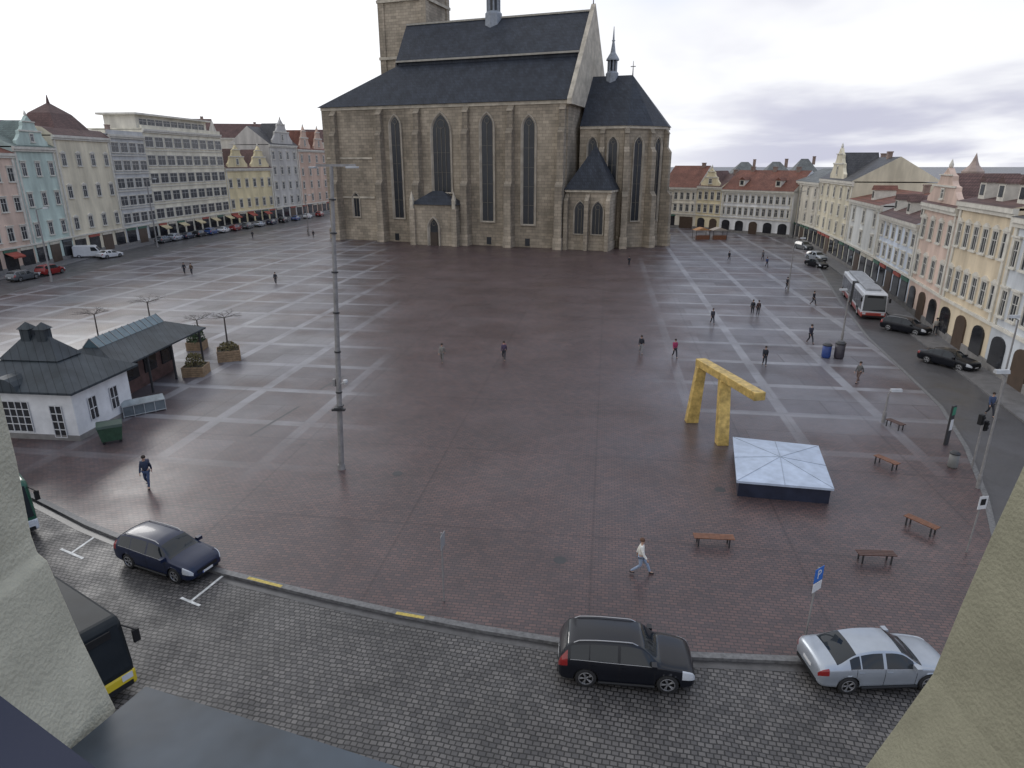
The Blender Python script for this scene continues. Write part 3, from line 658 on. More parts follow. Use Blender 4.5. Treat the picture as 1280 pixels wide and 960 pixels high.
            if hi:
                b=MB()
                for xv in {kind['dr'][0][0],kind['dr'][0][1],kind['dr'][1][1]}:
                    sc_,sg_=section(xv)
                    for j in range(m-1):
                        if 1.2<sg_[j]<3.99:
                            p,q=sc_[j],sc_[j+1]; b.add([(xv-.008,s*(p[0]+.003),p[1]),(xv+.008,s*(p[0]+.003),p[1]),(xv+.008,s*(q[0]+.003),q[1]),(xv-.008,s*(q[0]+.003),q[1])],[(0,1,2,3)])
                add('door_seam',b,mBlk)
                b=MB()
                pr=None
                for i in range(25):
                    x=kind['sw'][0][0]+(kind['sw'][2][1]-kind['sw'][0][0])*i/24; sc_,_=section(x); p=sc_[1+3*k]; q=(x,s*(p[0]+.004),p[1]+.012)
                    if pr: b.cyl(pr,q,.009,n=5)
                    pr=q
                add('window_trim',b,mRim)
                b=MB(); b.cyl((kind['W'][0]+.42,s*.925,.27),(kind['W'][1]-.42,s*.925,.27),.05,n=6); add('side_skirt',b,mBlk)
        _cc[key]=meshes
    for nm,me in _cc[key]: inst(nm,me,T)
    me1,me2=wheel_meshes(kind['R'])
    for wx in kind['W']:
        for s in (1,-1):
            W=bpy.data.objects.new('wheel',None); COL.objects.link(W); W.parent=T; W.location=(wx,s*.80,kind['R']); W.rotation_euler=(0,0,0 if s>0 else math.pi)
            inst('tyre',me1,W); inst('rim',me2,W)
    return T
def paint(n,c,metal=.0,rough=.3): return mat('car_paint_'+n,c,rough,metal=metal,var=.06,scale=2,coat=.15,spec=.35)
pNavy=paint('navy',(.010,.016,.042)); pBlack=paint('black',(.006,.007,.011)); pSil=paint('silver',(.36,.39,.43),.5,.35); pWh=paint('white',(.6,.6,.6)); pRed=paint('red',(.22,.02,.02)); pGr=paint('grey',(.12,.13,.14),.4); pBl=paint('blue',(.03,.07,.2))
def place2(kind,pr,pf,*a,**k):
    r=G(*pr,ZR); f=G(*pf,ZR); d=(f-r).normalized(); nrm=Vector((-d.y,d.x,0))
    wm=(kind['W'][0]+kind['W'][1])/2
    c=(r+f)/2+nrm*.88-d*wm
    return car(kind,c,math.atan2(d.y,d.x),*a,**k)
place2(SUV,(728,858),(837,867),pBlack,'black sport utility car with roof rails parked by the kerb',hi=True)
place2(SED,(1066,867),(1150,864),pSil,'silver sedan parked by the kerb',hi=True)
place2(WAG,(157,708),(226,731),pNavy,'dark navy estate car in a marked cobbled bay',hi=True)
def pcar(kind,px,py,hd,p,lab,**k): return car(kind,G(px,py,ZR),math.radians(hd),p,lab,**k)
pcar(WAG,30,350,80,pGr,'grey estate car parked near shops'); pcar(SUV,64,343,85,pRed,'red car parked near shops')
pcar(SED,138,322,70,pWh,'white car parked at the corner')
cols=[(pNavy,'navy'),(pGr,'grey'),(pWh,'white'),(pBlack,'black'),(pSil,'silver'),(pRed,'red'),(pBl,'blue')]
for i,px in enumerate(range(205,405,15)):
    py=307-(px-200)*.168-3.0
    p,n=cols[(i*3+1)%7]; pcar([WAG,SUV,SED][i%3],px,py,90 if i%2 else 88,p,n+' car in the row parked before the houses')
pcar(SED,1020,334,-80,pBlack,'black car driving in the street',name='car',group='cars in the street'); pcar(WAG,1020,325,-80,pSil,'silver estate car in the street',name='car',group='cars in the street')
pcar(WAG,1131,415,-55,pBlack,'black estate car parked along the street'); pcar(SED,1184,457,-62,pBlack,'black sedan parked along the street')
pcar(SUV,1004,312,-80,pGr,'grey car far along the street',name='car',group='cars in the street')
def van(c,hd,lab):
    T=thing('delivery_van',c,hd,lab,'van')
    b=MB(); b.prismY([(-2.6,.35),(2.5,.35),(2.6,.8),(2.5,1.05),(1.7,1.25),(1.15,2.05),(.9,2.25),(-2.45,2.3),(-2.6,2.1)],-.98,.98); b.obj('body',pWh,T,bevel=.1)
    b=MB(); b.add([(1.73,-.85,1.3),(1.73,.85,1.3),(1.2,.78,2.03),(1.2,-.78,2.03)],[(0,1,2,3)]); b.obj('windscreen',mCarG,T)
    for s in (1,-1):
        b=MB(); y=s*.995; b.add([(.35,y,1.3),(1.55,y,1.3),(1.05,y,2.0),(.35,y,2.0)],[(0,1,2,3)]); b.obj('side_window',mCarG,T)
        b=MB(); b.box(2.5,2.62,s*.75-.15,s*.75+.15,.8,1.0); b.obj('headlight',mHL,T)
    me1,me2=wheel_meshes(.34)
    for wx in (-1.7,1.7):
        for s in (1,-1):
            W=bpy.data.objects.new('wheel',None); COL.objects.link(W); W.parent=T; W.location=(wx,s*.9,.34); W.rotation_euler=(0,0,0 if s>0 else math.pi); inst('tyre',me1,W); inst('rim',me2,W)
van(G(114,322,ZR),math.radians(20),'white delivery van parked before the houses')
def bus(c,hd,lab,Ln,body,lower,name='city_bus',joint=False,ht=2.95,unit=True):
    T=thing(name,c,hd,lab,'bus')
    b=MB(); b.prismY([(-Ln,.35),(0,.35),(.02,1.1),(-.22,ht-.2),(-.42,ht),(-Ln,ht)],-1.25,1.25); b.obj('body',body,T,bevel=.12)
    b=MB(); b.box(-Ln,.05,-1.262,1.262,.28,.85); b.obj('skirt_panel',lower,T,bevel=.1)
    if unit: b=MB(); b.box(-Ln+1,-2,-.8,.8,ht-.01,ht+.25); b.obj('roof_unit',mat('roof_unit_grey',(.28,.29,.31),.6),T,bevel=.08)
    b=MB(); b.add([(.05,-1.15,1.0),(.05,1.15,1.0),(-.19,1.08,ht-.2),(-.19,-1.08,ht-.2)],[(0,1,2,3)]); b.obj('windscreen',mCarG,T)
    b=MB(); b.box(-.16,-.10,-.8,.8,ht-.5,ht-.25); b.obj('destination_display',mBlk,T)
    n=int(Ln/1.6)
    for s in (1,-1):
        for i in range(n):
            x=-.5-i*(Ln-.8)/n
            b=MB(); b.box(x-(Ln-.8)/n+.08,x,s*1.262-.012,s*1.262+.012,1.05 if i%4!=1 else .45,ht-.45); b.obj('window' if i%4!=1 else 'door',mCarG,T)
        b=MB(); b.box(-.02,.07,s*.95-.17,s*.95+.17,.6,.8); b.obj('headlight',mHL,T)
        b=MB(); b.cyl((-.2,s*1.2,ht-.3),(.2,s*1.42,ht-.45),.025); b.box(.12,.22,s*1.42-.1,s*1.42+.1,ht-.9,ht-.45); b.obj('mirror',mBlk,T)
    b=MB(); b.box(-.03,.075,-1.1,1.1,.32,.5); b.obj('bumper',mBlk,T)
    if joint:
        b=MB(); b.box(-Ln*.5,-Ln*.5+1.5,-1.29,1.29,.4,ht+.04); b.obj('bellows',mBlk,T)
    me1,me2=wheel_meshes(.48)
    for wx in ((-2.6,-Ln*.45,-Ln+3) if joint else (-2.6,-Ln+3)):
        for s in (1,-1):
            W=bpy.data.objects.new('wheel',None); COL.objects.link(W); W.parent=T; W.location=(wx,s*1.17,.48); W.rotation_euler=(0,0,0 if s>0 else math.pi); inst('tyre',me1,W); inst('rim',me2,W)
    return T
pYel=paint('bus_yellow',(.55,.42,.03)); pGreenB=paint('bus_green',(.02,.08,.05)); pWB=paint('bus_white',(.55,.57,.6)); pBusD=mat('bus_dark_body',(.015,.018,.02),.5,spec=.2)
bf=G(1090,400,ZR); bk=G(1060,362,ZR); dd=(bf-bk).normalized()
bus(bf,math.atan2(dd.y,dd.x),'white articulated city bus waiting in the street',17,pWB,paint('bus_red',(.3,.05,.04)),joint=True)
k1=G(110,655); k2=G(280,715); kd=(k2-k1).normalized(); ka=math.atan2(kd.y,kd.x)
bus(G(126,890,ZR),ka-.12,'dark glazed city bus with yellow front on the cobbles',7.5,pBusD,pYel,ht=2.75,unit=False)
bus(G(12,680,ZR),ka-.3,'dark green and white bus beside the kerb',10,pGreenB,pWB,ht=2.7,unit=False)

# ---------------------------------------------------------------- people
def skin_obj(name,parent,vs,es,rs,mt,sub=1):
    me=bpy.data.meshes.new(name); me.from_pydata(vs,es,[]); me.materials.append(mt)
    o=bpy.data.objects.new(name,me); COL.objects.link(o); o.parent=parent
    md=o.modifiers.new('skin','SKIN'); md.use_smooth_shade=True
    if not me.skin_vertices: 
        return o
    sk=me.skin_vertices[0].data
    for i,r in enumerate(rs): sk[i].radius=(r if isinstance(r,tuple) else (r,r)); sk[i].use_root=(i==0)
    if sub: s=o.modifiers.new('sub','SUBSURF'); s.levels=sub; s.render_levels=sub
    return o
mSkin=mat('skin',(.42,.26,.19),.6,var=.08)
def cloth(n,c): return mat('cloth_'+n,c,.85,var=.2,scale=9)
PC=0
def person(px,py,hd,lab,jk,tr,hr=(.03,.02,.015),s=.32,near=False,h=1.75,bag=None,swing=.22,z=0):
    global PC; PC+=1
    T=thing('person',G(px,py,z),math.radians(hd),lab,'person'); k=h/1.75; T.scale=(k,k,k)
    d=.03*(s/.32)
    hip=.9-d
    la=((s*.55+.04,.10,.49-d),(s,.10,.09)); ra=((-s*.15+.05,-.10,.5-d),(-s,-.10,.14))
    vs=[(0,0,hip+.04),(0,0,1.1-d),(.01,0,1.30-d),(.0,0,1.45-d),(.015,0,1.53-d),(.03,0,1.62-d),(.025,0,1.70-d)]
    es=[(i,i+1) for i in range(6)]; rs=[.13,.115,.135,.07,.052,.088,.075]
    def add(p,par,r): vs.append(p); rs.append(r); es.append((par,len(vs)-1)); return len(vs)-1
    arms=[]
    for sd,sw in ((1,-swing),(-1,swing)):
        a=add((0,sd*.16,1.40-d),2,.06); e_=add((sw*.45-.02,sd*.21,1.13-d),a,.043); w_=add((sw+.03,sd*.22,.90-d),e_,.028); p_=add((sw+.06,sd*.215,.84-d),w_,.036); arms.append((a,e_,w_))
        if near:
            for f in range(4):
                q=add((sw+.03+f*.02,sd*.215,.785-d),p_,.010); add((sw+.035+f*.02,sd*.205,.745-d+abs(f-1.5)*.006),q,.008)
            q=add((sw+.105,sd*.205,.82-d),p_,.011); add((sw+.115,sd*.20,.785-d),q,.009)
        else: add((sw+.075,sd*.21,.77-d),p_,.022)
    legs=[]
    for sd,(kn,an) in ((1,la),(-1,ra)):
        a=add((0,sd*.085,hip-.03),0,.085); b_=add(kn,a,.055); c_=add(an,b_,.038); e_=add((an[0]+.15,an[1]+sd*.01,an[2]-.045),c_,.03); legs.append((a,b_,c_,e_))
    skin_obj('body',T,vs,es,rs,mSkin)
    V_=vs
    jv=[V_[0],V_[1],V_[2],V_[3]]; je=[(0,1),(1,2),(2,3)]; jr=[.155,.15,.165,.085]
    jv[0]=(0,0,hip-.02)
    for a,e_,w_ in arms:
        o=len(jv); jv+=[V_[a],V_[e_],V_[w_]]; je+=[(2,o),(o,o+1),(o+1,o+2)]; jr+=[.078,.06,.046]
    skin_obj('jacket',T,jv,je,jr,cloth('%.2f_%.2f_%.2f'%jk,jk))
    tv=[V_[0]]; te=[]; trr=[.135]
    for a,b_,c_,e_ in legs:
        o=len(tv); tv+=[V_[a],V_[b_],V_[c_]]; te+=[(0,o),(o,o+1),(o+1,o+2)]; trr+=[.1,.07,.052]
    skin_obj('trousers',T,tv,te,trr,cloth('%.2f_%.2f_%.2f'%tr,tr))
    for a,b_,c_,e_ in legs:
        p=V_[c_]; q=V_[e_]; skin_obj('shoe',T,[(p[0]-.05,p[1],p[2]-.045),(p[0]+.05,p[1],p[2]-.04),(q[0]+.03,q[1],q[2]-.01)],[(0,1),(1,2)],[.045,.048,.035],cloth('shoe',(.03,.03,.03)))
    hz=1.66-d; b=MB()
    b.lathe([(0,-.02),(.10,-.02),(.108,.03),(.09,.08),(.05,.112),(0,.12)],12,'Z',(.005,0,hz)); b.obj('hair',mat('hair_%.2f'%hr[0],hr,.8),T,smooth=True)
    if near:
        b=MB(); b.cone([(.105,-.015),(.105,.015),(.09,.0)],hz-.06,(.115,0,hz-.01)); b.obj('nose',mSkin,T)
        for sd in (1,-1):
            b=MB(); b.lathe([(0,-.012),(.011,0),(0,.012)],8,'Z',(.108,sd*.032,hz-.02)); b.obj('eye',mBlk,T)
            b=MB(); b.lathe([(0,-.03),(.014,0),(0,.03)],8,'Z',(.02,sd*.095,hz-.03)); b.obj('ear',mSkin,T)
        b=MB(); b.box(.105,.114,-.025,.025,hz-.082,hz-.074); b.obj('mouth',mat('lips',(.3,.1,.08),.6),T)
    if bag:
        b=MB(); b.box(-.33,-.14,-.16,.16,1.0,1.42); b.obj('backpack',cloth('bag%.2f'%bag[0],bag),T,bevel=.05)
dk=(.02,.022,.03); jn=(.04,.06,.12)
person(186,608,-75,'person in dark jacket and jeans walking across wet paving',(.02,.03,.06),jn,near=True,bag=(.05,.05,.08),h=1.85)
person(800,717,-15,'person in white jacket and light jeans striding',(.68,.66,.60),(.24,.30,.40),near=True,s=.40,hr=(.10,.05,.03))
person(553,453,-100,'person in grey patterned jacket walking',(.2,.19,.17),(.15,.14,.13)); person(630,450,-95,'person in dark coat walking with a red bag',(.07,.05,.09),dk,bag=(.3,.05,.05))
person(345,355,-80,'person in black coat',dk,dk); person(231,342,-90,'person in dark clothes near a friend',dk,dk,s=.1); person(240,343,-90,'person in brown jacket near a friend',(.08,.05,.03),dk,s=.1)
person(801,442,-100,'person in black jacket and light trousers',dk,(.2,.2,.2)); person(843,447,-85,'person in magenta coat',(.28,.03,.09),dk)
person(890,405,-90,'person in dark jacket walking',(.04,.04,.05),dk); person(940,393,70,'person in black walking beside another',dk,dk); person(947,394,70,'person in dark brown walking beside another',(.05,.03,.03),dk)
person(955,457,-100,'person in black coat standing',dk,dk,s=.15); person(1012,429,-80,'tall person in dark coat',(.03,.03,.05),dk,h=1.9)
person(911,326,-90,'distant person in dark coat',dk,dk); person(953,325,-90,'distant person in grey coat',(.12,.12,.13),dk); person(1016,381,-60,'person in dark jacket near the street',dk,dk)
person(958,334,-90,'distant person in blue coat',(.04,.06,.14),dk); person(316,298,-90,'distant person in dark coat near parked cars',dk,dk,s=.1); person(392,297,-90,'distant person near the church',dk,dk,s=.1)
person(786,333,-90,'distant person beside the choir',dk,dk,s=.1); person(1072,478,-150,'person in grey coat by the street',(.1,.1,.1),(.12,.08,.07),s=.3)
person(385,293,0,'distant person in light coat',(.2,.2,.2),dk,s=.1)
person(1268,482,-90,'person in dark coat on the pavement',dk,dk); person(1236,520,-100,'person in blue jacket crossing the street',(.04,.06,.12),dk)
person(1104,352,-90,'distant person on the pavement by the houses',(.15,.12,.1),dk,s=.1); person(983,362,-60,'person standing beside a lamp post',dk,dk,s=.1); person(1168,418,-120,'person in light coat walking past the houses',(.3,.28,.25),dk)

# ---------------------------------------------------------------- mast
mSteel=mat('galvanised_steel',(.25,.24,.235),.6,metal=.25,var=.2,scale=3)
mp0=G(427,586); mtop=Vector(((414-640)/F*(mp0.y*CP-(ZA(mp0.y,207)-H)*SP),mp0.y,ZA(mp0.y,207)))-mp0
T=thing('lighting_mast',mp0,0,'tall tapered grey steel lighting mast on the square','lamp mast')
b=MB(); b.cyl((0,0,0),mtop*.55,.16,.13,14); b.cyl(mtop*.55,mtop,.125,.09,14); b.cyl((0,0,0),(0,0,.3),.22,.2,14); b.obj('pole',mSteel,T,smooth=False)
for f in (.28,.42,.55,.68,.8,.9): b=MB(); b.cyl(mtop*f,mtop*(f+.005),.175,.175,12); b.obj('clamp_band',mDk,T)
b=MB(); b.box(-.75,1.2,-.06,.06,-.05,.07); b.obj('cross_arm',mSteel,T,mtop)
for x in (-.75,.75):
    b=MB(); b.box(x-.3 if x<0 else x,x+.0 if x<0 else x+.55,-.28,.28,-.13,-.04); b.obj('floodlight',mat('flood_grey',(.4,.41,.42),.4),T,mtop,bevel=.02)
f=.31; q=mtop*f
b=MB(); b.cyl(q,q+Vector((.4,-.1,.15)),.04); b.lathe([(0,.3),(.12,.28),(.14,.16),(.09,.05),(0,.02)],12,'Z',tuple(q+Vector((.4,-.1,0)))); b.obj('camera_dome',mat('dome_white',(.5,.5,.5),.4),T,smooth=False)
b=MB(); b.box(q.x-.3,q.x-.17,q.y-.1,q.y+.1,q.z-.1,q.z+.3); b.obj('loudspeaker',mSteel,T)
q=mtop*.225; b=MB(); b.box(q.x-.36,q.x+.36,q.y-.32,q.y-.1,q.z-.06,q.z+.06); b.box(q.x-.2,q.x+.2,q.y-.4,q.y+.25,q.z+.065,q.z+.15); b.obj('junction_box',mDk,T)

# ---------------------------------------------------------------- gold gate + pool
mGold=mat('gold_leaf',(.50,.35,.11),.5,metal=.3,var=.4,scale=2.5,bump=.35,bscale=6)
g1=G(866,527); g2=G(902,555); 
gz=ZA(g1.y,450); ge=G(950,497,gz-.3)
T=thing('golden_fountain_gate',g1,0,'tall gilded angular gate sculpture with overhanging beam','sculpture')
def beam(p,q,w,t,up=Vector((0,0,1))):
    d=(q-p).normalized(); s=d.cross(up).normalized(); u=s.cross(d)
    b=MB(); vs=[]
    for c in (p,q):
        for a,e_ in ((-1,-1),(1,-1),(1,1),(-1,1)): vs.append(c+s*(a*w/2)+u*(e_*t/2))
    b.add(vs,[(0,1,2,3),(7,6,5,4),(0,4,5,1),(1,5,6,2),(2,6,7,3),(3,7,4,0)]); return b
pe=ge-g1; pe.z=gz-.25
start=Vector((.25,.45,gz-.25))
beam(start,pe,.7,.5).obj('beam',mGold,T,bevel=.04)
b=MB(); b.prismZ([(-.5,-.3),(.3,-.3),(.3,.3),(-.5,.3)],0,gz-.48,0,[(-.05,-.15),(.55,-.15),(.55,.4),(-.05,.4)]); b.obj('leg',mGold,T,bevel=.03)
q=g2-g1; tt=start+(pe-start)*.46
b=MB(); b.prismZ([(q.x-.36,q.y-.3),(q.x+.36,q.y-.3),(q.x+.36,q.y+.3),(q.x-.36,q.y+.3)],0,gz-.48,0,[(tt.x-.34,tt.y-.25),(tt.x+.32,tt.y-.25),(tt.x+.32,tt.y+.3),(tt.x-.34,tt.y+.3)]); b.obj('leg',mGold,T,bevel=.03)
pz_=.95; C=[G(*p,pz_) for p in ((921,601),(1043,611),(1023,557),(916,546))]
cc=sum((c for c in C),Vector())/4
T=thing('covered_fountain_basin',(cc.x,cc.y,0),0,'square fountain basin under a pale winter cover','fountain')
b=MB(); pl4=[((c-cc).x*.95,(c-cc).y*.95) for c in C]; b.prismZ(pl4,0,pz_-.14); b.obj('basin',mat('basin_navy',(.02,.025,.045),.35,var=.3),T)
b=MB(); vs=[(c.x-cc.x,c.y-cc.y,pz_-.12) for c in C]+[(c.x-cc.x,c.y-cc.y,pz_) for c in C]+[(0,0,pz_+.28)]
b.add(vs,[(0,1,5,4),(1,2,6,5),(2,3,7,6),(3,0,4,7),(4,5,8),(5,6,8),(6,7,8),(7,4,8),(3,2,1,0)]); b.obj('cover',mat('cover_white',(.40,.46,.56),.5,var=.15,scale=1.5),T)
top=Vector((0,0,pz_+.285))
cs=[Vector((c.x-cc.x,c.y-cc.y,pz_+.008)) for c in C]
b=MB()
for i in range(4):
    for t in (0,.5):
        e_=cs[i]*(1-t)+cs[(i+1)%4]*t; b.cyl(e_,top,.016,n=4)
b.obj('cover_seam',mat('seam_grey',(.26,.30,.36),.5),T)

# ---------------------------------------------------------------- street furniture
mWood=mat('bench_wood',(.17,.07,.035),.5,var=.3,scale=5); mWoodL=mat('planter_wood',(.25,.17,.10),.7,var=.3,scale=4)
mWoodD=mat('bench_wood_dark',(.075,.035,.025),.5,var=.3,scale=5)
def bench(px,py,hd,back=True,L_=1.8,wd=None,lab='red brown slatted wooden bench with iron legs'):
    wd=wd or mWood
    T=thing('bench',G(px,py),math.radians(hd),lab,'bench','benches on the square')
    b=MB()
    for i in range(4): b.box(-L_/2,L_/2,-.22+i*.115,-.22+i*.115+.09,.42,.46)
    b.obj('seat',wd,T)
    for x in (-L_*.38,L_*.38):
        b=MB(); b.box(x-.03,x+.03,-.2,-.15,0,.42); b.box(x-.03,x+.03,.18,.23,0,.42); b.box(x-.03,x+.03,-.15,.18,.38,.42)
        b.obj('leg',mDk,T)
bench(891,681,-5,False,1.8,lab='backless red brown slatted bench'); bench(1093,702,-3,False,1.6,mWoodD,lab='backless dark slatted bench'); bench(1150,662,120,False,1.5); bench(1107,583,115,False,1.4); bench(1118,535,110,False,1.2,mWoodD,lab='small dark slatted bench near the street')
def signpost(px,py,hgt,label,builder,lean=0,rz=0,nm='road_sign'):
    T=thing(nm,G(px,py),rz,label,'sign'); b=MB(); b.cyl((0,0,0),(lean,0,hgt),.035,n=8); b.obj('pole',mSteel,T); builder(T,lean,hgt); return T
mBlueS=mat('sign_blue',(.02,.13,.45),.35,var=.05); mWhS=mat('sign_white',(.6,.6,.6),.4,var=.03)
def textmesh(s,size,m,parent,loc,rot):
    cu=bpy.data.curves.new('t','FONT'); cu.body=s; cu.size=size; cu.extrude=.003; cu.align_x='CENTER'; cu.align_y='CENTER'
    o=bpy.data.objects.new('t',cu); COL.objects.link(o); dg=bpy.context.evaluated_depsgraph_get(); me=bpy.data.meshes.new_from_object(o.evaluated_get(dg)); bpy.data.objects.remove(o)
    me.materials.clear(); me.materials.append(m); r=bpy.data.objects.new('lettering',me); COL.objects.link(r); r.parent=parent; r.location=loc; r.rotation_euler=rot; return r
def pk(T,l,h):
    b=MB(); b.box(-.27+l,.27+l,-.05,-.036,h-.56,h,0); b.obj('sign_plate',mBlueS,T)
    textmesh('P',.5,mWhS,T,(l,-.054,h-.27),(math.pi/2,0,0))
    b=MB(); b.box(-.27+l,.27+l,-.05,-.036,h-.95,h-.6,0); b.obj('sign_plate',mWhS,T)
signpost(1006,800,3.05,'blue parking sign on a steel pole by the kerb',pk,.12,math.radians(35))
def edge(T,l,h):
    b=MB(); b.box(-.25,.25,-.05,-.035,h-.65,h-.05); b.obj('sign_plate',mat('sign_grey',(.35,.36,.37),.4,metal=.4),T)
signpost(555,751,3.1,'grey metal sign seen edge on atop a steel pole',edge,.0,math.radians(78))
def info(T,l,h):
    b=MB(); b.box(l-.22,l+.22,-.06,-.04,h-.62,h); b.obj('sign_plate',mWhS,T); b=MB(); b.box(l-.13,l+.13,-.068,-.062,h-.42,h-.12); b.obj('pictogram',mBlk,T)
signpost(1208,690,2.8,'white notice sign with dark pictogram on a pole',info,.15,.2)
T=thing('bus_stop_column',G(1182,556),.5,'slim dark bus stop column with green panel','bus stop'); b=MB(); b.box(-.2,.2,-.06,.06,0,2.6); b.obj('column',mDk,T,bevel=.03); b=MB(); b.box(-.15,.15,-.075,-.062,1.0,1.7); b.obj('timetable',mWhS,T); b=MB(); b.box(-.17,.17,-.075,-.062,2.0,2.5); b.obj('stop_sign',mat('stop_green',(.04,.2,.12),.4),T)
def binn(px,py,c,lab,h=1.0,r=.26):
    T=thing('litter_bin',G(px,py),0,lab,'litter bin'); b=MB(); b.lathe([(0,.0),(r*.85,.0),(r,h*.1),(r,h*.85),(r*.9,h*.86)],16,'Z'); b.obj('bin_body',c,T,smooth=True); b=MB(); b.lathe([(r*1.08,h*.84),(r*1.08,h*.9),(r*.6,h),(0,h*1.02)],16,'Z'); b.obj('lid',mDk,T)
binn(1190,584,mat('bin_grey',(.16,.16,.155),.5),'round grey litter bin by the bus stop'); binn(1032,447,mat('bin_blue',(.02,.05,.2),.5),'blue recycling container beside a dark one',1.35,.38); binn(1048,448,mat('bin_dark',(.04,.035,.045),.5),'dark recycling container beside a blue one',1.6,.42)
def lamp(px,py,topy,lab,arm=1.0,r=.07,nm='street_lamp'):
    p=G(px,py); h=ZA(p.y,topy); T=thing(nm,p,0,lab,'street lamp','street lamps'); b=MB(); b.cyl((0,0,0),(0,0,h),r*1.5,r,8); b.cyl((0,0,0),(0,0,.8),r*2.2,r*2,8); b.cyl((0,0,h),(arm,0,h+.25),r*.6,n=6); b.obj('pole',mSteel,T)
    b=MB(); b.prismX([(-.14,h+.15),(.14,h+.15),(.09,h+.33),(-.09,h+.33)],arm-.1,arm+.6); b.obj('lamp_head',mat('flood_grey',(.4,.4,.4),.4),T)
lamp(985,364,300,'thin grey street lamp beside the square',.8,.06); lamp(1052,426,365,'grey street lamp by the recycling containers',-.9,.06)
lamp(1104,528,492,'low dark lamp post on the paving',.2,.06); lamp(1222,610,470,'steel lamp pole by the bus stop',-.5,.05); lamp(1243,520,400,'steel pole along the street',-.6,.05)
lamp(65,352,262,'grey lamp post beside the shops',1.2,.09); lamp(197,309,225,'tall lamp post before the office block',1.5,.1); lamp(386,295,245,'lamp post near the church',.9,.09); lamp(993,300,240,'distant lamp post at the street end',1,.09); lamp(1130,372,300,'lamp post by the houses',-1,.07)
T=thing('traffic_signal',G(1215,585),.3,'pole with black signal heads by the crossing','traffic light'); b=MB(); b.cyl((0,0,0),(0,0,3.2),.06,n=8); b.obj('pole',mSteel,T)
for z,x in ((2.3,.2),(2.7,-.2)): b=MB(); b.box(x-.12,x+.12,-.12,.12,z,z+.6); b.cyl((x,-.14,z+.45),(x,-.2,z+.45),.08,n=10); b.cyl((x,-.14,z+.2),(x,-.2,z+.2),.08,n=10); b.obj('signal_head',mBlk,T,bevel=.02)
for px,c in ((876,(.4,.2,.08)),(897,(.35,.3,.25))):
    T=thing('market_stall',G(px,299),.1,'small market stall with coloured pitched canopy','market stall','market stalls'); b=MB(); b.prismY([(-1.8,2.1),(1.8,2.1),(0,2.7)],-1.3,1.3); b.obj('canopy',cloth('st%.2f'%c[0],c),T); b=MB(); b.box(-1.6,1.6,-1.1,-.6,0,.95); b.obj('counter',mWood,T)
    b=MB(); [b.cyl((x,y,0),(x,y,2.1),.05,n=6) for x in (-1.6,1.6) for y in (-1.2,1.2)]; b.obj('frame',mDk,T)

# ---------------------------------------------------------------- kiosk
mWhite=mat('kiosk_plaster',(.66,.66,.66),.8,var=.12,scale=1.2); mMet=masonry('dark_metal_roof',(.045,.054,.062),(.038,.047,.053),(.02,.025,.029),.6,40,.03,.55,.5,.35,.6,.28)
K=G(101,551); kr=math.radians(-6)
T=thing('kiosk',K,kr,'white kiosk with dark metal hipped roof and twin vents','kiosk')
W_,D_,Hh=7.5,5.2,3.2
b=MB(); b.box(-W_,0,0,D_,0,Hh); b.obj('wall',mWhite,T)
b=MB(); b.box(-W_-.05,.05,-.05,D_+.05,0,.35); b.obj('plinth',mat('plinth_stone',(.2,.19,.18),.7),T)
e=.55; b=MB(); b.add([(-W_-e,-e,Hh),(e,-e,Hh),(e,D_+e,Hh),(-W_-e,D_+e,Hh),(-W_-e,-e,Hh+.15),(e,-e,Hh+.15),(e,D_+e,Hh+.15),(-W_-e,D_+e,Hh+.15),(-W_+1.9,1.7,Hh+1.5),(-1.9,1.7,Hh+1.5),(-1.9,D_-1.7,Hh+1.5),(-W_+1.9,D_-1.7,Hh+1.5)],[(0,1,5,4),(1,2,6,5),(2,3,7,6),(3,0,4,7),(4,5,9,8),(5,6,10,9),(6,7,11,10),(7,4,8,11),(0,3,2,1)])
b.add([(-W_+1.7,1.5,Hh+1.5),(-1.7,1.5,Hh+1.5),(-1.7,D_-1.5,Hh+1.5),(-W_+1.7,D_-1.5,Hh+1.5),(-W_+3,D_/2,Hh+2.9),(-3,D_/2,Hh+2.9)],[(0,1,5,4),(1,2,5),(2,3,4,5),(3,0,4),(3,2,1,0)]); b.obj('roof',mMet,T)
for x in (-4.3,-3.2): b=MB(); b.box(x-.3,x+.3,D_/2-.3,D_/2+.3,Hh+2.5,Hh+3.3); b.cone([(x-.4,D_/2-.4),(x+.4,D_/2-.4),(x+.4,D_/2+.4),(x-.4,D_/2+.4)],Hh+3.32,(x,D_/2,Hh+3.75)); b.obj('vent',mMet,T)
b=MB(); pl=[(-5,Hh+.16),(-3,Hh+.16)]+[(-4+1*math.cos(a*math.pi/8),Hh+.16+.8*math.sin(a*math.pi/8)) for a in range(1,8)]; b.prismY(pl,-.62,1.4); b.obj('roof_dormer',mMet,T)
def kwin(x0,x1,z0,z1,side=False,nm='window',nx=3,nz=3,arch=False):
    b=MB(); b.box(x0,x1,-.035,-.02,z0,z1,0); f=.05
    for i in range(nx+1): x=x0+(x1-x0)*i/nx; b.box(x-f/2,x+f/2,-.07,-.036,z0,z1,1)
    for i in range(nz+1): z=z0+(z1-z0)*i/nz; b.box(x0,x1,-.066,-.037,z-f/2,z+f/2,1)
    if side: return b.obj(nm,[mShop,mWhS],T,(0,0,0),math.pi/2)
    return b.obj(nm,[mShop,mWhS],T)
kwin(-5.2,-3,.5,2.5,nx=5,nz=4); kwin(-1.6,-.8,.2,2.3,nx=2,nz=4,nm='door'); kwin(-7.2,-6,.6,2.4); kwin(1.2,1.9,.9,2.4,True,nx=2,nz=2); kwin(3.2,3.9,.9,2.4,True,nx=2,nz=2)
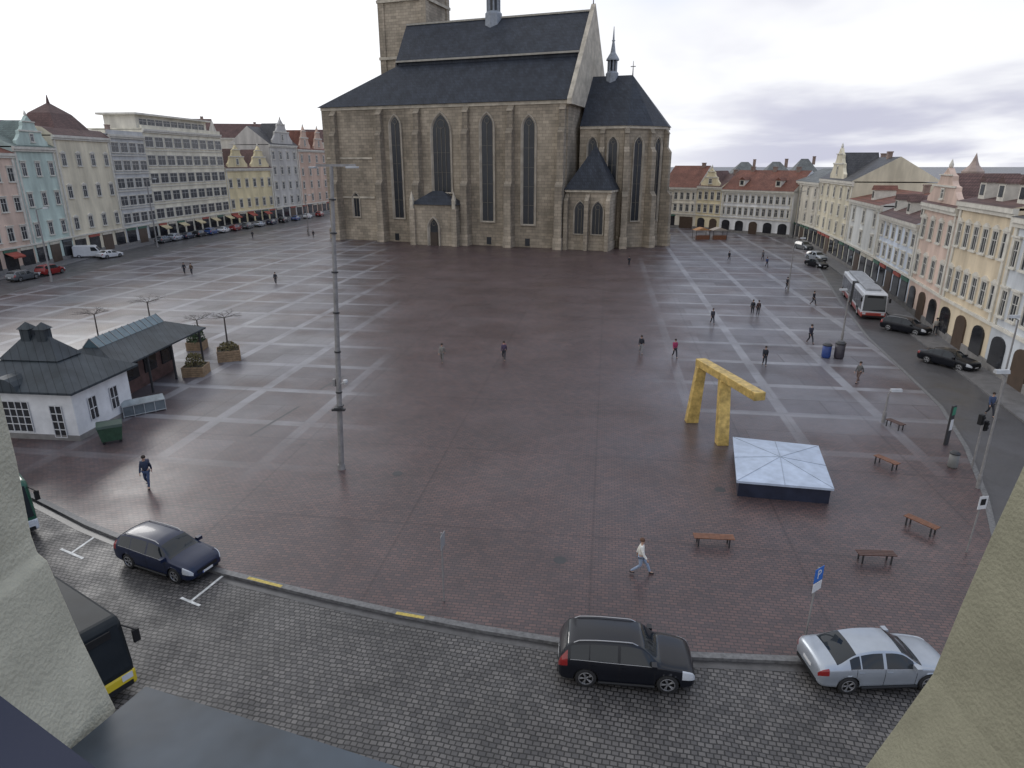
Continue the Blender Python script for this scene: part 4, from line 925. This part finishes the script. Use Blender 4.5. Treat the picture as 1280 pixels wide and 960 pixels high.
p0=G(150,456,3.2); T=thing('market_shelter',(p0.x,p0.y,0),math.radians(-3),'long open shelter with dark roof and glazed ridge','shelter')
X0,X1,Y1=-5.5,.3,11.5
b=MB(); b.add([(X1,-.5,3.0),(X1,Y1,3.0),(X0,Y1,3.0),(X0,-.5,3.0),(X1,-.5,3.12),(X1,Y1,3.12),(X0,Y1,3.12),(X0,-.5,3.12),(-2.0,1,4.1),(-2.0,Y1-2,4.1),(-3.2,Y1-2,4.1),(-3.2,1,4.1)],[(0,1,5,4),(1,2,6,5),(2,3,7,6),(3,0,4,7),(4,5,9,8),(5,6,10,9),(6,7,11,10),(7,4,8,11),(8,9,10,11),(0,3,2,1)]); b.obj('roof',mMet,T)
b=MB(); b.prismY([(-3.2,4.12),(-2.0,4.12),(-2.6,4.75)],1,Y1-2.2); b.obj('skylight',mat('skylight_glass',(.10,.15,.17),.15,var=.2),T)
b=MB()
for i in range(12): y=1+(Y1-3.2)*i/11; b.cyl((-3.2,y,4.13),(-2.6,y,4.78),.03,n=4); b.cyl((-2.0,y,4.13),(-2.6,y,4.78),.03,n=4)
b.obj('skylight_bars',mSteel,T)
for y in (0,3.3,6.6,Y1-.5):
    for x in (-.1,-5.1): b=MB(); b.cyl((x,y,0),(x,y,3),.09,n=8); b.cyl((x,y,2.3),(x-.6*(1 if x>-1 else -1),y,3),.05,n=6); b.obj('post',mDk,T)
b=MB(); b.box(-4.6,-1.6,2,9,0,2.6,0); b.obj('stall_wall',mat('stall_red',(.09,.05,.045),.6,var=.4,scale=2),T)
for y in (2.6,5,7.4): b=MB(); b.box(-1.59,-1.5,y,y+1.6,1.0,2.2); b.obj('stall_window',mShop,T)
T=thing('display_case',G(180,515),math.radians(40),'low grey framed glass display case','glass case')
b=MB(); b.box(-1.3,1.3,-.5,.5,.1,.75); b.obj('glass',mat('case_glass',(.12,.14,.15),.2,var=.3,scale=1),T)
b=MB()
for x in (-1.32,-.65,0,.65,1.32):
    for y in (-.52,.52): b.box(x-.02,x+.02,y-.02,y+.02,0,.8)
for z in (.1,.8):
    b.box(-1.35,1.35,-.55,-.5,z-.02,z+.02); b.box(-1.35,1.35,.5,.55,z-.02,z+.02); b.box(-1.35,-1.3,-.5,.5,z-.018,z+.018); b.box(1.3,1.35,-.5,.5,z-.018,z+.018)
b.obj('frame',mat('case_frame',(.35,.36,.36),.5),T)
b=MB(); b.prismX([(-.55,.83),(.55,.83),(0,1.1)],-1.35,1.35); b.obj('lid',mat('case_glass2',(.24,.27,.28),.3,var=.3),T)
T=thing('waste_container',G(141,552),math.radians(30),'green wheeled waste container with dark lid','waste container')
mG=mat('container_green',(.035,.075,.045),.5,var=.25,scale=3)
b=MB(); b.prismZ([(-.55,-.4),(.55,-.4),(.55,.4),(-.55,.4)],.18,1.1,0,[(-.68,-.52),(.68,-.52),(.68,.52),(-.68,.52)]); b.obj('body',mG,T,bevel=.03)
b=MB(); b.prismX([(-.55,1.1),(.55,1.1),(.5,1.28),(0,1.38),(-.5,1.25)],-.7,.7); b.obj('lid',mat('container_lid',(.03,.055,.04),.45),T)
for x in (-.45,.45):
    for y in (-.32,.32): b=MB(); b.lathe([(0,-.03),(.09,-.03),(.09,.03),(0,.03)],12,'Y',(x,y,.09)); b.obj('wheel',mTy,T)
mBark=mat('bark',(.06,.05,.045),.9,var=.3,scale=8); mLeaf=mat('evergreen_leaf',(.035,.06,.02),.7,var=.5,scale=6); mLeafB=mat('dry_leaf',(.11,.09,.035),.8,var=.5,scale=6)
def planter(px,py,w,h,lab,rz=.1):
    p=G(px,py); T=thing('planter',p,rz,lab,'planter','wooden planters'); b=MB()
    for i in range(5): z=i*h/5; b.box(-w/2,w/2,-w/2,-w/2+.05,z+.01,z+h/5-.015); b.box(-w/2,w/2,w/2-.05,w/2,z+.01,z+h/5-.015); b.box(-w/2,-w/2+.05,-w/2+.052,w/2-.052,z+.01,z+h/5-.015); b.box(w/2-.05,w/2,-w/2+.052,w/2-.052,z+.01,z+h/5-.015)
    b.obj('box_planks',mWoodL,T); b=MB(); b.box(-w/2+.06,w/2-.06,-w/2+.06,w/2-.06,.0,h*.9); b.obj('soil',mat('soil',(.03,.022,.015),.95),T)
    return p
def shrub(p,z,r,hh,m,n,lab):
    T=thing('shrub',p+Vector((0,0,z)),0,lab,'shrub','shrubs in planters'); b=MB()
    for i in range(n):
        a=random.random()*6.28; rr=r*math.sqrt(random.random()); zz=hh*random.random(); rr*=(1-.5*(zz/hh)**2)
        c=Vector((rr*math.cos(a),rr*math.sin(a),zz)); s_=.05+.07*random.random(); u=Vector((random.gauss(0,1),random.gauss(0,1),random.gauss(0,1))).normalized()*s_; v=u.orthogonal().normalized()*s_*.6
        b.add([c-u,c+v,c+u,c-v],[(0,1,2,3)])
    b.obj('crown',m,T,recalc=False); b=MB()
    for i in range(7): a=i*.9; b.cyl((0,0,0),(r*.6*math.cos(a),r*.6*math.sin(a),hh*.8),.02,.008,n=4)
    b.obj('trunk',mBark,T)
def tree(p,z,th,r,lab,top=1.0):
    T=thing('tree',p+Vector((0,0,z)),random.random(),lab,'tree','small bare trees'); b=MB(); b.cyl((0,0,0),(0.03,0,th),.08,.055,8); b.obj('trunk',mBark,T); b=MB()
    def br(p,d,l,rad,dep):
        q=p+d*l; b.cyl(p,q,rad,rad*.6,4)
        if dep<=0: return
        for i in range(3 if dep>1 else 4):
            nd_=(d+Vector((random.gauss(0,.55),random.gauss(0,.55),random.gauss(.05,.25)))).normalized(); nd_.z*=.7; br(p+d*l*random.uniform(.4,1),nd_,l*random.uniform(.55,.8),rad*.5,dep-1)
    for i in range(8):
        a=2*math.pi*i/8+random.random()*.4; br(Vector((0.03,0,th)),Vector((math.cos(a),math.sin(a),.28*top)).normalized(),r*.45,.024,3)
    b.obj('crown',mBark,T,recalc=False)
p=planter(246,468,1.7,.85,'square planked wooden planter with a scruffy shrub'); shrub(p,.7,.8,1.1,mLeafB,500,'scruffy brownish shrub growing in a wooden planter')
p=planter(287,449,1.9,1.0,'large planked wooden planter holding a bare tree',.4); tree(p,.85,2.9,1.9,'bare flat topped tree in a wooden planter'); shrub(p,.85,.9,.7,mLeafB,360,'low dry shrub around a tree base in a planter')
p=planter(247,436,1.5,.8,'dark wooden planter with evergreen shrub'); shrub(p,.7,.85,1.5,mLeaf,900,'dark evergreen shrub in a wooden planter'); tree(p+Vector((.2,.2,0)),.7,2.0,1.5,'small bare tree behind evergreen shrub')
p=G(192,425); tree(p,0,ZA(p.y,378),2.0,'bare flat topped tree behind the shelter'); p=G(126,436); tree(p,0,ZA(p.y,393),1.9,'bare flat topped tree behind the kiosk')

# ---------------------------------------------------------------- window reveal of the viewer's building
def ray(px,py): return Vector(((px-640)/F,CP+(480-py)/F*SP,-SP+(480-py)/F*CP))
def ray_y(px,py,Y): d=ray(px,py); return Vector((0,0,H))+d*(Y/d.y)
def ray_z(px,py,Zz): d=ray(px,py); return Vector((0,0,H))+d*((Zz-H)/d.z)
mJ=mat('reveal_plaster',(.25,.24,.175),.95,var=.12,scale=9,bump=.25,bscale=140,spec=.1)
mJL=mat('reveal_plaster_lit',(.46,.44,.35),.95,var=.14,scale=9,bump=.25,bscale=140,spec=.1)  # same plaster as the other reveal, with its brighter light put into the colour
def jamb(pts,Y,lab,mt,back_=.45):
    P=[ray_y(*p,Y) for p in pts]; n=len(P); b=MB(); vs=[tuple(p) for p in P]+[(p.x,p.y-back_,p.z) for p in P]
    b.add(vs,[tuple(range(n)),tuple(range(2*n-1,n-1,-1))]+[(i,(i+1)%n,(i+1)%n+n,i+n) for i in range(n)]); o=b.obj('window_reveal_wall',mt,bevel=.004); tag(o,lab,'wall')
jamb([(-4,470),(22,575),(40,668),(48,690),(60,700),(102,796),(146,886),(110,930),(98,942),(-60,1010),(-300,900),(-300,470)],1.0,'plastered window reveal with chipped edge, lit side painted brighter',mJL)
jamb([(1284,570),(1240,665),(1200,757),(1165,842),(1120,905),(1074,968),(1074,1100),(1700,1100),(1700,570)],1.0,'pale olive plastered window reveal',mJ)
mSill=mat('sill_metal',(.04,.055,.072),.45,metal=.0,var=.45,scale=5,bump=.04,bscale=12)
P=[ray_z(*p,H-.95) for p in ((182,858),(240,876),(520,966),(520,1100),(-100,1100),(60,960))]
b=MB(); b.prismZ([(p.x,p.y) for p in P],H-1.02,H-.95); tag(b.obj('window_sill',mSill),'dark blue sheet metal window ledge','window ledge')
P=[ray_z(*p,H-.55) for p in ((-10,862),(128,966),(128,1100),(-300,1100),(-300,862))]
b=MB(); b.prismZ([(p.x,p.y) for p in P],H-.58,H-.55); tag(b.obj('window_frame_board',mat('frame_navy',(.03,.035,.06),.7,var=.2,spec=.2)),'dark navy window frame board','window frame')

# ---------------------------------------------------------------- world & sun
w=bpy.data.worlds.new("World"); S.world=w; w.use_nodes=True; nt=w.node_tree; L_=nt.links.new
bg=nt.nodes['Background']; bg.inputs['Strength'].default_value=.1
SE=math.radians(22); SA=math.radians(-38)
sky=nd(nt,'ShaderNodeTexSky',sky_type='NISHITA'); sky.sun_disc=False; sky.sun_elevation=SE; sky.sun_rotation=SA
tc=nd(nt,'ShaderNodeTexCoord'); nrm=nd(nt,'ShaderNodeVectorMath',operation='NORMALIZE'); L_(tc.outputs['Generated'],nrm.inputs[0])
sx=nd(nt,'ShaderNodeSeparateXYZ'); L_(nrm.outputs[0],sx.inputs[0])
def M(op,a,b_=None,c=None):
    n=nd(nt,'ShaderNodeMath',operation=op)
    for i,x in enumerate((a,b_,c)):
        if x is None: continue
        if isinstance(x,(int,float)): n.inputs[i].default_value=x
        else: L_(x,n.inputs[i])
    return n.outputs[0]
def MR(v,a,b_,c=0.,d=1.):
    n=nd(nt,'ShaderNodeMapRange',interpolation_type='SMOOTHSTEP')
    for i,x in ((1,a),(2,b_),(3,c),(4,d)): n.inputs[i].default_value=x
    L_(v,n.inputs[0]); return n.outputs[0]
def MX(f,a,b_):
    n=nd(nt,'ShaderNodeMix',data_type='RGBA')
    for k,x in (('Factor',f),('A',a),('B',b_)):
        if isinstance(x,(int,float)): n.inputs[k].default_value=x
        elif isinstance(x,tuple): n.inputs[k].default_value=c4(x)
        else: L_(x,n.inputs[k])
    return n.outputs['Result']
zz=M('ADD',M('MAXIMUM',sx.outputs[2],0.),.12)
cb=nd(nt,'ShaderNodeCombineXYZ'); L_(M('DIVIDE',sx.outputs[0],zz),cb.inputs[0]); L_(M('MULTIPLY',M('DIVIDE',sx.outputs[1],zz),.8),cb.inputs[1])
n1=nd(nt,'ShaderNodeTexNoise',i_Scale=.55,i_Detail=5,i_Roughness=.5,i_Distortion=.25); L_(cb.outputs[0],n1.inputs['Vector'])
n2=nd(nt,'ShaderNodeTexNoise',i_Scale=.9,i_Detail=4,i_Roughness=.55); 
ad=nd(nt,'ShaderNodeVectorMath',operation='ADD'); ad.inputs[1].default_value=(5,3,2); L_(cb.outputs[0],ad.inputs[0]); L_(ad.outputs[0],n2.inputs['Vector'])
right=MR(sx.outputs[0],.05,.40)
shade=M('MULTIPLY',MR(n1.outputs['Fac'],.38,.60),right)
cloud=MX(shade,(1.04,1.05,1.08),(.62,.63,.76))
gap=M('MULTIPLY',M('MULTIPLY',MR(n2.outputs['Fac'],.38,.56),MR(sx.outputs[2],.15,.30)),MR(sx.outputs[0],-.1,.30,.15,1.))
blu=nd(nt,'ShaderNodeVectorMath',operation='SCALE'); blu.inputs['Scale'].default_value=.12; L_(sky.outputs[0],blu.inputs[0])
blue2=MX(.85,blu.outputs[0],(.50,.70,1.08))
col=MX(M('MULTIPLY',gap,.85),cloud,blue2)
sd=Vector((math.sin(SA)*math.cos(SE),math.cos(SA)*math.cos(SE),math.sin(SE)))
dt=nd(nt,'ShaderNodeVectorMath',operation='DOT_PRODUCT'); L_(nrm.outputs[0],dt.inputs[0]); dt.inputs[1].default_value=sd
gl=M('MULTIPLY',M('POWER',M('MAXIMUM',dt.outputs['Value'],0.),4.),.22)
sc=nd(nt,'ShaderNodeVectorMath',operation='SCALE'); L_(col,sc.inputs[0]); L_(M('MULTIPLY',M('ADD',gl,.96),10.),sc.inputs['Scale'])
L_(sc.outputs[0],bg.inputs['Color'])
sl=bpy.data.lights.new('sun','SUN'); sl.energy=.5; sl.angle=math.radians(14); sl.color=(1,.97,.93)
so=bpy.data.objects.new('sun',sl); COL.objects.link(so); so.rotation_euler=(-sd).to_track_quat('-Z','Y').to_euler()
print("people",PC,"objects",len(bpy.data.objects))
